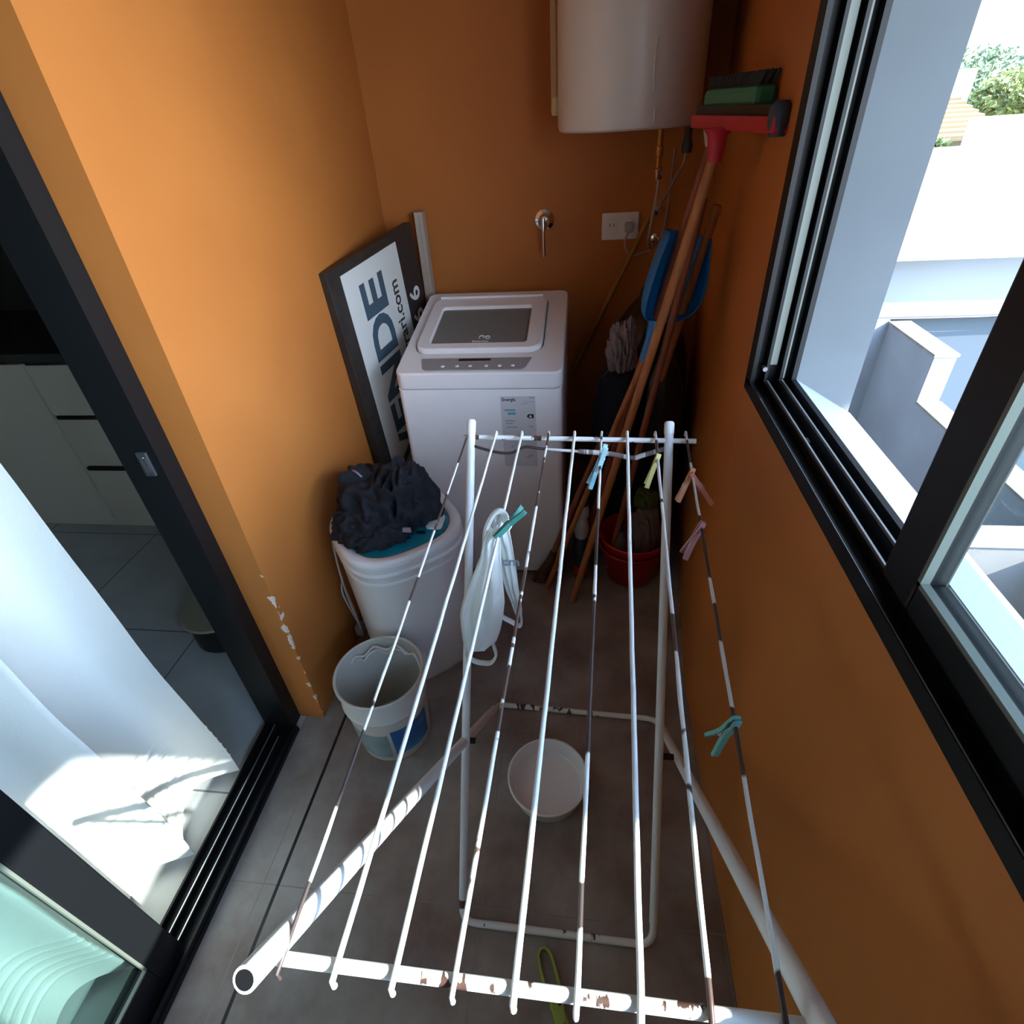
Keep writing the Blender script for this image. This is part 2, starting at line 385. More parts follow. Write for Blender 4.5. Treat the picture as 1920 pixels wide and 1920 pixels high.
# ---- kitchen furniture inside the room
M_CAB = mat('pale cabinet laminate', 'cdc6b6', 0.45)
t = thing('base_cabinet', (-2.45, 2.25, 0), 'pale kitchen base cabinet with drawers seen through the open door', 'cabinet')
put('body', MB().box(-3.3, -1.55, 2.0, 2.6, 0.0, 0.87), M_CAB, t)
for x0, x1, zz in ((-3.28, -2.34, (0.05, .86)), (-2.33, -1.57, (0.05, .345)), (-2.33, -1.57, (.37, .61)), (-2.33, -1.57, (.625, .86))):
    d = put('drawer' if zz[1]-zz[0] < .5 else 'door', MB().box(x0, x1, 1.98, 2.0, *zz), M_CAB, t, bevel=.002)
    if x0 > -3: put('finger_slot', MB().box(x0+.01, x1-.01, 1.978, 1.995, zz[1]-.004, zz[1]+.012), M_BLACKPL, d)
o = put('worktop', MB().box(-3.4, -1.5, 1.95, 2.61, 0.875, 0.915), mat('black worktop', '151512', 0.25), bevel=.003, loc=(-2.4, 2.28, .875))
tag(o, 'black stone worktop lying on the pale kitchen cabinet', 'worktop')
t = thing('pedal_stool', (-1.36, 1.345, 0), 'low round stool with pale top and dark base on the interior floor', 'stool')
t.name = 'round_stool'
put('base', MB().lathe([(0.0, 0), (0.10, 0), (0.125, 0.02), (0.125, 0.135), (0, 0.135)], (-1.36, 1.345, 0), 40), M_BLACKPL, t, smooth=40)
put('seat', MB().lathe([(0.0, 0.136), (0.135, 0.136), (0.142, 0.143), (0.137, 0.15), (0.09, 0.147), (0, 0.146)], (-1.36, 1.345, 0), 48), mat('beige seat', '8f8a76', 0.5), t, smooth=40)
mb = MB()
for k in range(1): mb.loft([[(p[0], p[1], z) for p in super_ring(-1.16, 1.17-0.02*z, r, 20, 2.2, 0.3, z)] for r, z in ((.03, 0), (.045, .03), (.055, .09), (.05, .14), (.02, .155))])
o = put('floor_planter', mb, mat('greyish plastic', '8e8a7c', 0.5), smooth=50, loc=(-1.16, 1.17, 0)); o.name = 'plastic_cup'
tag(o, 'pale tapered plastic cup standing beside the round stool indoors', 'cup')

# ================================================================== WASHING MACHINE
def DZ(x, y): return 0.900 + (y-1.73)/6.0
wx0, wx1, wy0, wy1 = -0.64, -0.075, 1.73, 2.335
wm = thing('washing_machine', (-0.357, 2.03, 0), 'white top-loading washing machine against the orange back wall', 'washing machine')
mb = MB(); body = rrect(wx0, wx1, wy0, wy1, .018)
mb.prism(body, 0.025, lambda x, y: DZ(x, y)-.06)
put('body', mb, M_WHITEENAMEL, wm, smooth=35)
for fx, fy in ((wx0+.06, wy0+.06), (wx1-.06, wy0+.06), (wx0+.06, wy1-.06), (wx1-.06, wy1-.06)):
    put('foot', MB().lathe([(0, 0), (.022, 0), (.022, .026), (0, .026)], (fx, fy, 0), 20), M_BLACKPL, wm, smooth=40)
outer = rrect(wx0-.002, wx1+.002, wy0-.002, wy1+.002, .03, 6); 
lid_o = rrect(-0.602, -0.150, 1.862, 2.262, .05, 6); lid_i = rrect(-0.553, -0.207, 1.905, 2.178, .012, 6)
mb = MB(); inset = [( (x+.357)*.965-.357, (y-2.03)*.965+2.03) for x, y in outer]
mb.ring(outer, [((x+.376)*1.015-.376, (y-2.062)*1.015+2.062) for x, y in lid_o], lambda x, y: DZ(x, y)-.0595, lambda x, y: DZ(x, y))
mb.ring([((x+.376)*1.015-.376, (y-2.062)*1.015+2.062) for x, y in lid_o], [((x+.38)*1.03-.38, (y-2.041)*1.03+2.041) for x, y in lid_i], lambda x, y: DZ(x, y)-.06, lambda x, y: DZ(x, y)-.012)
put('top_deck', mb, M_WPLASTIC, wm, smooth=35, bevel=.006)
mb = MB(); mb.box(-0.58, -0.18, 1.89, 2.2, .55, .56); mb.lathe([(.185, 0), (.185, .30), (.172, .30), (.172, .0)], (-.38, 2.04, .56), 48)
put('drum', mb, mat('drum steel', '9a9d9e', .4, .3), wm, smooth=40)
mb = MB()
inside = rrect(-.575, -.185, 1.885, 2.2, .02, 6)
mb.ring([((x+.38)*1.02-.38, (y-2.04)*1.02+2.04) for x, y in inside], inside, .56, lambda x, y: DZ(x, y)-.065)
put('tub_surround', mb, mat('grey tub plastic', 'a9afad', .5), wm, smooth=40)
lid = put('lid', MB().ring(lid_o, lid_i, lambda x, y: DZ(x, y)-.010, lambda x, y: DZ(x, y)+.014), M_WPLASTIC, wm, smooth=35, bevel=.006)
mgl = glass('smoky lid glass', '8f9896', .06)
_n = mgl.node_tree; _d = _n.nodes.new('ShaderNodeBsdfDiffuse'); _d.inputs[0].default_value = (.36, .39, .37, 1); _m = _n.nodes.new('ShaderNodeMixShader'); _m.inputs[0].default_value = .45
_o = [q for q in _n.nodes if q.type == 'OUTPUT_MATERIAL'][0]; _src = _o.inputs[0].links[0].from_socket
_n.links.new(_src, _m.inputs[1]); _n.links.new(_d.outputs[0], _m.inputs[2]); _n.links.new(_m.outputs[0], _o.inputs[0])
put('lid_window', MB().prism([((x+.38)*1.01-.38, (y-2.041)*1.01+2.041) for x, y in lid_i], lambda x, y: DZ(x, y)-.001, lambda x, y: DZ(x, y)+.003), mgl, lid)
mb = MB(); mb.tube([(x, 2.256, DZ(0, 2.256)+.016) for x in (-.58, -.45, -.3, -.17)], .006, 8); put('hinge_bar', mb, M_WPLASTIC, lid, smooth=50)
# small mark and word on the glass
ang = math.atan(1/6.0)
def deckM(x, y, dz): return Matrix.Translation((x, y, DZ(x, y)+dz)) @ Matrix.Rotation(ang, 4, 'X')
m1 = text_mb('CD', .030, .0006, .0002, deckM(-.345, 1.945, .0045) @ Matrix.Scale(-1, 4, (1, 0, 0)) @ Matrix.Translation((-.022, 0, 0)))
mb = MB(); ctr = Vector((-.367, 1.957, 0))
def dp(x, y, dz=.0045): return (x, y, DZ(x, y)+dz)
mb.tube([dp(-.381+.0*a, 1.948+.019*a/4) for a in range(5)], .0016, 6); mb.tube([dp(-.372+.008*cos(a), 1.963+.007*sin(a)) for a in [radians(q) for q in range(-60, 200, 20)]], .0016, 6)
mb.tube([dp(-.351+.009*cos(a), 1.957+.009*sin(a)) for a in [radians(q) for q in range(0, 360, 24)]], .0016, 6, close=True)
put('emblem', mb, M_WHITEENAMEL, lid, smooth=60)
put('wordmark', text_mb('Electrolux', .0145, .0004, .0002, deckM(-.405, 1.925, .0045)), M_WHITEENAMEL, lid)
pan = [(-.562, 1.818), (-.548, 1.756), (-.535, 1.744), (-.21, 1.744), (-.197, 1.756), (-.180, 1.818)]
pp = put('control_panel', MB().prism(pan, lambda x, y: DZ(x, y)-.01, lambda x, y: DZ(x, y)+.0035), M_GREYPANEL, wm)
mb = MB(); mb.prism([(-.43, 1.8), (-.43, 1.812), (-.32, 1.812), (-.32, 1.8)], lambda x, y: DZ(x, y)+.002, lambda x, y: DZ(x, y)+.0045); put('display_slot', mb, M_BLACKPL, pp)
for bx in (-.48, -.43, -.385, -.33, -.285, -.24):
    put('button', MB().lathe([(0, 0), (.007, 0), (.006, .003), (0, .003)], (bx, 1.766, DZ(bx, 1.766)+.003), 14), M_WPLASTIC, pp, smooth=40)
mb = MB(); mb.tube([(-.195, 2.3, DZ(0, 2.3)), (-.195, 2.3, DZ(0, 2.3)+.003)], .005, 10); put('screw_cap', mb, M_DARKGREY, wm)
# energy label printed on the front
FX = Matrix.Translation((0, 1.7285, 0)) @ Matrix.Rotation(pi/2, 4, 'X')
lab = put('energy_label', MB().box(-.285, -.165, 1.7285, 1.7295, .54, .815), mat('label paper', 'c9ccd0', .5), wm)
def fbox(x0, x1, z0, z1): return MB().box(x0, x1, 1.7275, 1.7285, z0, z1)
M_INK = mat('label grey ink', '55565c', .6); M_INKL = mat('label pale ink', '96999d', .6); M_TEAL = mat('label teal ink', '5aa3b5', .6); M_INKB = mat('label black ink', '0c0d10', .6)
put('label_heading', text_mb('Energia', .016, .0005, .0002, Matrix.Translation((-.280, 1.7282, .799)) @ Matrix.Rotation(pi/2, 4, 'X')), M_INK, lab)
put('label_lines', MB().box(-.185, -.168, 1.7278, 1.7285, .809, .812).box(-.206, -.17, 1.7278, 1.7285, .795, .7965).box(-.215, -.19, 1.7278, 1.7285, .787, .7885), M_INKL, lab)
put('label_bar', fbox(-.272, -.236, .762, .768).box(-.262, -.234, 1.7275, 1.7285, .748, .756), M_TEAL, lab)
arrow = MB(); arrow.add([(-.197, 1.7275, .742), (-.190, 1.7275, .750), (-.172, 1.7275, .750), (-.172, 1.7275, .734), (-.190, 1.7275, .734)], [(0, 1, 2, 3, 4)]); put('label_arrow', arrow, M_INKB, lab)
put('label_class', text_mb('A', .013, .0006, .0002, Matrix.Translation((-.188, 1.7268, .7375)) @ Matrix.Rotation(pi/2, 4, 'X')), M_WPLASTIC, lab)
for z_, a_, b_ in ((.722, -.272, -.238), (.712, -.272, -.246), (.698, -.27, -.232), (.655, -.262, -.246), (.62, -.258, -.249), (.700, -.19, -.176), (.65, -.20, -.178), (.583, -.196, -.178), (.577, -.205, -.19)):
    put('label_line', MB().box(a_, b_, 1.7276, 1.7284, z_, z_+.0035), M_INKL, lab)

# ================================================================== SPIN DRYER
sx, sy = -0.585, 1.335
sd = thing('spin_dryer', (sx, sy, 0), 'white plastic spin dryer with teal lid carrying black clothes', 'spin dryer')
ROT = radians(38)
def sdz(t): return 0
rings = []
for r, z in ((.165, .0), (.17, .012), (.172, .03), (.178, .25), (.186, .46), (.188, .475), (.190, .487), (.190, .493), (.187, .498), (.190, .516), (.194, .524), (.194, .530), (.190, .536), (.193, .556), (.194, .566), (.191, .576), (.186, .580), (.168, .579), (.160, .574), (.157, .560), (.0, .556)):
    rings.append(super_ring(sx, sy, r*1.0, 72, 2.9, ROT, z))
put('body', MB().loft(rings), M_WPLASTIC, sd, smooth=40)
rings = [super_ring(sx, sy, r, 60, 2.7, ROT, z) for r, z in ((.152, .557), (.156, .570), (.150, .573), (.10, .576), (0.001, .578))]
put('inner_lid', MB().loft(rings), mat('teal plastic', '0c7689', .35), sd, smooth=40)
hb = put('handle_plate', MB().prism([(p[0], p[1]) for p in rrect(-.475, -.425, 1.29, 1.36, .01, 3)], .5785, .586), M_WPLASTIC, sd, bevel=.002)
put('latch', MB().box(-.497, -.47, 1.27, 1.277, .578, .584), M_BLACKPL, sd)
mb = MB(); mb.lathe([(0, 0), (.004, 0), (.004, .003), (0, .003)], (0, 0, 0), 12); mb.xf(Matrix.Translation((-.545, 1.146, .435)) @ Matrix.Rotation(pi/2+.15, 4, 'X')); put('screw', mb, M_DARKGREY, sd)
cord = [(-.783, 1.325, .55), (-.805, 1.318, .50), (-.806, 1.305, .40), (-.803, 1.300, .30), (-.80, 1.306, .2), (-.80, 1.313, .12)]
def smooth_pts(p, k=6):
    p = [Vector(q) for q in p]; out = []
    for i in range(len(p)-1):
        a, b_, c, d = p[max(i-1, 0)], p[i], p[i+1], p[min(i+2, len(p)-1)]
        for j in range(k):
            t_ = j/k; out.append(.5*((2*b_)+(c-a)*t_+(2*a-5*b_+4*c-d)*t_*t_+(3*b_-a-3*c+d)*t_**3))
    out.append(p[-1]); return out
mb = MB(); mb.tube(smooth_pts(cord), .0035, 8); mb.tube(smooth_pts([(q[0]+.012, q[1]-.022, q[2]-.004) for q in cord]), .0035, 8)
mb.tube(smooth_pts([(-.80, 1.30, .36), (-.81, 1.285, .30), (-.80, 1.29, .2), (-.795, 1.30, .125)]), .003, 8)
pc = put('power_cord', mb, mat('grey cord', 'b9b6b2', .5), sd, smooth=50)
mb = MB(); mb.box(-.812, -.785, 1.287, 1.325, .075, .12); put('plug', mb, mat('grey plug', '9c9a96', .5), pc, bevel=.005)

# ---- black clothes heaped on the spin dryer
def cloth_heap(cx, cy, z0, rx, ry, h, seed, rot=0, n=44, m=22, fold=.03, fine=.5):
    mb = MB(); rings = []
    for j in range(m+1):
        v = j/m; pr = cos(v*pi/2)**.55 if j < m else 0.02; zz = sin(v*pi/2)**1.1
        ring = []
        for i in range(n*2):
            a = pi*i/n; d = Vector((cos(a)*pr, sin(a)*pr, zz))
            f = 1+0.20*noise.noise(d*1.7+Vector((seed, 0, 0)))
            q = d*2.4+Vector((seed*3, 1, 2)); q = Vector((q.x*1.3+q.y*.8, q.y*.7-q.x*.5, q.z))
            rdg = 1-abs(noise.noise(q*1.1)*2); rdg2 = 1-abs(noise.noise(q*2.6+Vector((5, 5, 5)))*2)
            k = f*(1+fold*5*(rdg-.6)+fold*fine*(rdg2-.6))
            x, y = d.x*rx*k, d.y*ry*k; z = z0+d.z*h*(k+.015*rdg2)
            ring.append((cx+x*cos(rot)-y*sin(rot), cy+x*sin(rot)+y*cos(rot), max(z, z0)))
        rings.append(ring)
    mb.loft(rings); return mb
M_NAVY = mat('black navy cloth', '0d1019', 0.85, col2='131824', scale=5, bump=.25, bscale=120)
cl = thing('pile_of_clothes', (-.625, 1.37, .58), 'crumpled black and navy clothes heaped on top of the spin dryer', 'clothes')
mb = cloth_heap(-.635, 1.37, .581, .135, .155, .150, 2.0, .4, fold=.05); put('cloth_fold', mb, M_NAVY, cl, smooth=70, sub=1)
mb = cloth_heap(-.545, 1.36, .583, .095, .110, .165, 5.3, -.5, fold=.06); put('cloth_fold', mb, M_NAVY, cl, smooth=70, sub=1)
mb = cloth_heap(-.665, 1.27, .583, .085, .100, .085, 8.1, .9, fold=.07); put('cloth_fold', mb, M_NAVY, cl, smooth=70, sub=1)
mb = cloth_heap(-.60, 1.235, .583, .10, .06, .06, 9.1, .3, fold=.05); put('cloth_fold', mb, M_NAVY, cl, smooth=70, sub=1)
mb = MB(); mb.tube(smooth_pts([(-.70, 1.37, .742), (-.675, 1.345, .748), (-.655, 1.33, .742)]), .0035, 6, flat=.4)
put('drawstring', mb, mat('grey lavender trim', '8d8796', .7), cl, smooth=60)
mb = MB(); mb.box(-.535, -.50, 1.235, 1.24, .61, .625); put('cloth_label', mb, mat('care tag', 'a09298', .7), cl)

# ================================================================== BUCKET
bx, by = -0.582, 0.975
bk = thing('bucket', (bx, by, 0), 'translucent white plastic bucket with blue label in front of the spin dryer', 'bucket')
prof = [(0, 0), (.106, 0), (.110, .006), (.1225, .20), (.127, .205), (.128, .212), (.1245, .218), (.1275, .288), (.132, .292), (.132, .299), (.128, .301), (.1235, .298), (.121, .215), (.118, .2), (.106, .010), (0, .010)]
put('body', MB().lathe(prof, (bx, by, 0), 72), mat('milky plastic', 'cfccc4', .4, col2='c2beb2', scale=4, lo=.35, hi=.7, sss=.15), bk, smooth=35)
def label_patch(cx, cy, rr, a0, a1, z0, z1, n=16):
    mb = MB(); vs = []; m_ = 5
    for j in range(m_+1):
        z = z0+(z1-z0)*j/m_; r = rr(z)
        for i in range(n+1):
            a = radians(a0+(a1-a0)*i/n); vs.append((cx+r*cos(a), cy+r*sin(a), z))
    return mb.add(vs, [(j*(n+1)+i, j*(n+1)+i+1, (j+1)*(n+1)+i+1, (j+1)*(n+1)+i) for j in range(m_) for i in range(n)])
rb_ = lambda z: .1113+.0125*z/.2
lb = put('label', label_patch(bx, by, rb_, -70, -8, .04, .165), mat('blue label', '1f5c99', .4, col2='2f86b4', scale=14, lo=.5, hi=.6), bk, smooth=60)
put('label', label_patch(bx, by, rb_, -138, -76, .03, .15), mat('faded grey teal label', '8b9c9c', .5, col2='6f8a8c', scale=8, lo=.4, hi=.6), bk, smooth=60)
hp = []
for k in range(25):
    a = radians(160-152*k/24); hp.append((bx+.118*cos(a)*(.98), by+.118*sin(a)*.72+.018, .262+.012*sin(k*1.1)+.018*sin(pi*k/24)))
mb = MB(); mb.tube(hp, .0035, 6); mb.tube([(p[0]+.003, p[1]-.006+.003*sin(k*2.2), p[2]-.008+.003*cos(k*2)) for k, p in enumerate(hp[2:16])], .003, 6)
put('handle', mb, mat('white cord', 'dcdad6', .6), bk, smooth=60)
mb = MB(); mb.tube([(-.60, .86, .12), (-.57, .865, .10), (-.54, .88, .115), (-.52, .90, .10)], .003, 6); put('stain', mb, M_DARKGREY, bk)

# ================================================================== BOWL
t = thing('plastic_bowl', (-.083, .822, 0), 'round white plastic basin on the floor under the drying rack', 'bowl')
put('body', MB().lathe([(0, 0), (.092, 0), (.097, .006), (.110, .066), (.1135, .069), (.1135, .074), (.109, .0745), (.107, .07), (.097, .030), (.092, .026), (0, .026)], (-.083, .822, 0), 72), M_WHITEENAMEL, t, smooth=35)

# ================================================================== DRYING RACK
rk = thing('drying_rack', (-.03, .62, 0), 'white folding clothes drying rack with peeling bars standing in the balcony', 'drying rack')
def bent(pts, r, k=5):  # straight runs with rounded corners
    pts = [Vector(p) for p in pts]; out = [pts[0]]
    for i in range(1, len(pts)-1):
        a = (pts[i-1]-pts[i]).normalized(); b_ = (pts[i+1]-pts[i]).normalized()
        p0, p2 = pts[i]+a*r, pts[i]+b_*r
        for j in range(k+1):
            t_ = j/k; out.append((1-t_)**2*p0+2*t_*(1-t_)*pts[i]+t_**2*p2)
    out.append(pts[-1]); return out
def sub(a, b_, n):
    a, b_ = Vector(a), Vector(b_); return [a.lerp(b_, i/n) for i in range(n+1)]
AL0, AL1 = Vector((-.283, .118, 1.003)), Vector((-.268, 1.045, .045)); AR0, AR1 = Vector((.205, .105, 1.01)), Vector((.252, 1.02, .045))
BL0, BL1 = Vector((-.264, 1.157, 1.008)), Vector((-.272, .512, .045)); BR0, BR1 = Vector((.191, 1.152, 1.005)), Vector((.184, .505, .045))
def open_tube(a, b_, r, ri):  # hollow tube with an open upper end
    mb = MB(); mb.tube(sub(a, b_, 10), r, 20); return mb
for a_, b2 in ((AL0, AL1), (AR0, AR1)):
    lg = put('front_leg', open_tube(a_, b2, .0115, .009), M_RACK, rk, smooth=50)
    d = (a_-b2).normalized(); put('tube_opening', MB().tube([a_+d*.0003, a_+d*.001], .0085, 18), M_BLACKPL, lg)
for a_, b2 in ((BL0, BL1), (BR0, BR1)):
    lg = put('rear_leg', open_tube(a_, b2, .0100, .008), M_RACK, rk, smooth=50)
    d = (a_-b2).normalized(); put('end_cap', MB().lathe([(0, -.02), (.0112, -.02), (.0112, .004), (.008, .008), (0, .008)], (0, 0, 0), 18).xf(Matrix.Translation(a_) @ Vector((0, 0, 1)).rotation_difference(d).to_matrix().to_4x4()), M_RACK, lg, smooth=40)
mb = MB(); mb.tube(bent([AL1, Vector((-.266, 1.085, .009)), Vector((.238, 1.068, .009)), AR1], .035), .0085, 12); put('rear_foot_bar', mb, M_RACKCHIP, rk, smooth=50)
mb = MB(); mb.tube(bent([BL1, Vector((-.272, .475, .009)), Vector((.182, .470, .009)), BR1], .035), .0085, 12); put('front_foot_bar', mb, M_RACKCHIP, rk, smooth=50)
mb = MB(); mb.tube(sub((-.292, .146, .957), (.202, .146, .957), 20), .0062, 12); put('front_bar', mb, M_RACKCHIP, rk, smooth=50)
mb = MB(); mb.tube(sub((-.284, 1.148, .976), (.250, 1.130, .976), 20), .0056, 12); put('rear_bar', mb, M_RACKCHIP, rk, smooth=50)
for q in ((-.262, .74, .36), (.208, .735, .36)):
    mb = MB(); mb.tube([(q[0]-.014, q[1], q[2]), (q[0]+.014, q[1], q[2])], .007, 12); put('pivot_bolt', mb, M_BLACKPL, rk, smooth=40)
mb = MB(); mb.tube(smooth_pts([(-.272, 1.128, .968), (-.213, 1.122, .952), (-.169, 1.122, .948), (-.136, 1.122, .964), (-.092, 1.124, .958), (-.011, 1.125, .951)]), .0035, 8)
put('brace_wire', mb, M_WIREWORN, rk, smooth=50)
mb = MB(); mb.tube(smooth_pts([(-.011, 1.125, .951), (.056, 1.125, .946), (.112, 1.125, .935), (.136, 1.125, .942), (.194, 1.13, .960)]), .0058, 8)
put('brace_wire', mb, mat('taupe tape', '766a69', .6, col2='d9d9d6', scale=9, lo=.5, hi=.52, stretch=(2.5, 0, 0)), rk, smooth=50)
WF = [-.273, -.219, -.163, -.107, -.052, .003, .058, .117, .178]
WB = [-.272, -.205, -.144, -.081, -.021, .041, .099, .162, .229]
WK = [M_WIREWORN, M_RACK, M_RACK, M_WIRECHIP, M_RACK, M_WIREWORN, M_RACK, M_WIRECHIP, M_WIREWORN]
WR = [.0023, .0031, .0030, .0027, .0033, .0028, .0034, .0030, .0027]
def wire_pt(i, t_):   # t_ = 0 front, 1 back
    return Vector((WF[i]+(WB[i]-WF[i])*t_, .128+(1.152-.128)*t_, .965+.0205*t_))
for i in range(9):
    pts = [Vector((WF[i], .1315, .955)), wire_pt(i, 0)+Vector((0, .004, 0))]
    for k in range(1, 40): 
        t_ = k/40; pts.append(wire_pt(i, t_)+Vector((.0008*noise.noise(Vector((i, t_*14, 0))), 0, .0006*noise.noise(Vector((i, t_*9, 3)))-.003*sin(pi*t_))))
    pts += [wire_pt(i, 1)+Vector((0, 0, .002)), wire_pt(i, 1)+Vector((0, .006, -.010))]
    rad = [WR[i]*(1+(.25*(noise.noise(Vector((i*7, k*.45, 1))) if WK[i] is not M_RACK else 0))) for k in range(len(pts))]
    put('wire', MB().tube(pts, rad, 8), WK[i], rk, smooth=60)

# ================================================================== CLOTHESPINS
def pin(name, label, m_, loc, rot, opened=8, m2=None, L=.075):
    t = thing(name, (0, 0, 0), label, 'clothespin', 'clothespins on the drying rack')
    for s_, mm in ((1, m_), (-1, m2 or m_)):
        mb = MB(); pr = [(-L*.55, .0012), (-L*.55, .006), (-L*.28, .0085), (0, .0075), (L*.45, .012), (L*.45, .0165), (L*.40, .017), (0, .0135), (-L*.3, .013), (-L*.5, .0085)]
        n_ = len(pr); pr = [(a, b_) for a, b_ in pr]
        # simple tapered arm: jaw end (-) meets, grip end (+) spreads
        xs = [-L*.5, -L*.42, -L*.30, -L*.15, 0, L*.2, L*.42, L*.5]
        inn = [.0008, .0008, .0026, .001, .0012, .0045, .0095, .011]; out = [.0042, .0058, .0066, .0068, .0070, .0105, .0150, .0155]
        vs = []
        for x, a, b_ in zip(xs, inn, out):
            for y_, z_ in ((-.0048, a), (.0048, a), (.0048, b_), (-.0048, b_)): vs.append((x, y_, s_*z_))
        fs = []
        for k in range(len(xs)-1):
            for e in range(4):
                f = (k*4+e, k*4+(e+1) % 4, (k+1)*4+(e+1) % 4, (k+1)*4+e); fs.append(f if s_ > 0 else f[::-1])
        fs += [(0, 3, 2, 1), tuple(len(xs)*4-4+q for q in (0, 1, 2, 3))]
        mb.add(vs, fs); put('arm', mb, mm, t, bevel=.0008)
    mb = MB(); mb.tube([(.004*cos(a), -.006+.012*a/(6*pi), .004*sin(a)) for a in [k*pi/6 for k in range(37)]], .0008, 6)
    mb.tube([(.004, -.006, 0), (-.008, -.0055, .0075)], .0008, 6); mb.tube([(.004, .006, 0), (-.008, .0055, -.0075)], .0008, 6)
    put('spring', mb, M_CHROME, t, smooth=60)
    t.location = loc; t.rotation_euler = rot; return t
def pinm(n_, h): return mat(n_+' peg plastic', h, .4)
def W(i, y): return wire_pt(i, (y-.128)/1.024)
def aim(d, roll=0):  # local -X (jaw) points towards the wire, +X along d
    q = Vector((1, 0, 0)).rotation_difference(Vector(d)); return (q.to_matrix() @ Matrix.Rotation(roll, 3, 'X')).to_euler()
def hang(name, label, m_, i, y, d, roll=0, m2=None, L=.075, off=.40):
    d = Vector(d).normalized(); p = W(i, y)+d*(L*off); return pin(name, label, m_, p, aim(d, roll), m2=m2, L=L)
hang('clothespin', 'pale blue clothespin clipped on a middle wire near the rear bar', pinm('pale blue', '8fc7d6'), 5, 1.035, (-.32, -.1, -.9), 1.3)
hang('clothespin', 'second pale blue clothespin overlapping the first on the same middle wire', pinm('pale blue light', 'a3d4de'), 5, 1.015, (.24, .25, .9), 1.3, L=.06, off=.2)
hang('clothespin', 'pale yellow clothespin beside the right rear leg of the rack', pinm('pale yellow', 'e2d98a'), 7, 1.045, (-.28, -.2, -.9), 1.4)
hang('clothespin', 'salmon clothespin crossed with a peach one on the rightmost wire', pinm('salmon', 'cf7c66'), 8, .975, (.55, -.35, -.7), 1.2)
hang('clothespin', 'peach clothespin crossed behind the salmon one on the rightmost wire', pinm('peach', 'e0a072'), 8, .992, (-.35, -.35, -.75), 1.2)
hang('clothespin', 'dusty pink clothespin hanging lower than the salmon one on the rightmost wire', pinm('dusty pink', 'c08a92'), 8, .815, (-.38, -.2, -.9), 1.3)
hang('clothespin', 'teal clothespin alone near the middle of the rightmost wire', pinm('teal', '62a39c'), 8, .425, (-.25, .1, -.9), 1.5)
hang('clothespin', 'dark green clothespin holding the white plastic bag on its wire', pinm('dark green', '3d8278'), 2, .775, (.62, .35, .55), 1.45)

# ================================================================== PLASTIC BAG
M_BAG = mat('thin white plastic film', 'f0f3f0', .35, bump=.35, bscale=35)
n = M_BAG.node_tree; b = n.nodes['Principled BSDF']; tl = n.nodes.new('ShaderNodeBsdfTranslucent'); tl.inputs[0].default_value = (.85, .87, .84, 1)
ms = n.nodes.new('ShaderNodeMixShader'); ms.inputs[0].default_value = 0.35; n.links.new(b.outputs[0], ms.inputs[1]); n.links.new(tl.outputs[0], ms.inputs[2]); n.links.new(ms.outputs[0], n.nodes['Material Output'].inputs[0])
bg_ = thing('plastic_bag', (-.16, .80, .96), 'thin white plastic carrier bag pegged over a wire of the drying rack', 'bag')
def sheet(rows, yc, depth, seed, n_=18):
    rings = []
    for r_i, (z, xa, xb, yo) in enumerate(rows):
        cx, hw = (xa+xb)/2, (xb-xa)/2; ring = []
        for k in range(n_*2):
            a = pi*k/n_; f = 1+.12*noise.noise(Vector((cos(a)*2, z*14, seed)))
            ring.append((cx+hw*cos(a)*(1+.05*noise.noise(Vector((a, z*20, seed+3)))), yc+yo+depth*sin(a)*f*min(1, hw/.02)+.006*noise.noise(Vector((cx*30+cos(a)*3, z*16, seed+7)))+.004*sin(cos(a)*9+z*8), z))
        rings.append(ring)
    fine = []
    for k in range(len(rings)-1):
        for q in range(4):
            fine.append([tuple(Vector(a).lerp(Vector(b_), q/4)) for a, b_ in zip(rings[k], rings[k+1])])
    fine.append(rings[-1]); return MB().loft(fine)
put('bag_body', sheet([(.972, -.172, -.148, 0), (.955, -.182, -.150, -.005), (.92, -.190, -.150, -.012), (.88, -.206, -.152, -.012), (.837, -.224, -.152, -.008), (.79, -.241, -.154, -.004), (.743, -.253, -.160, 0), (.70, -.255, -.169, 0), (.665, -.255, -.180, 0), (.650, -.252, -.196, 0), (.637, -.249, -.232, 0)], .795, .016, 1.0), M_BAG, bg_, smooth=70)
put('bag_body', sheet([(.992, -.160, -.146, 0), (.985, -.172, -.142, 0), (.96, -.178, -.138, 0), (.91, -.170, -.133, 0), (.84, -.162, -.129, 0), (.796, -.155, -.128, 0), (.76, -.146, -.125, 0), (.735, -.142, -.124, 0), (.72, -.139, -.1245, 0)], .825, .010, 4.0), M_BAG, bg_, smooth=70)
hm = MB(); hm.tube(smooth_pts([(-.252, .795, .650), (-.254, .795, .617), (-.237, .795, .594), (-.215, .795, .588), (-.197, .795, .592), (-.185, .795, .618), (-.188, .795, .650), (-.194, .795, .69)]), .0075, 8, flat=.4)
put('bag_handle', hm, M_BAG, bg_, smooth=70)
hm = MB(); hm.tube(smooth_pts([(-.168, .81, .745), (-.165, .82, .715), (-.150, .825, .697), (-.134, .825, .684), (-.127, .825, .695), (-.128, .825, .735)]), .0065, 8, flat=.4)
put('bag_handle', hm, M_BAG, bg_, smooth=70)
hm = MB(); hm.tube(smooth_pts([(-.181, .790, .930), (-.178, .806, .965), (-.163, .815, .995), (-.148, .82, .998), (-.142, .82, .975)]), .0125, 10, flat=.45)
put('bag_loop', hm, M_BAG, bg_, smooth=70)
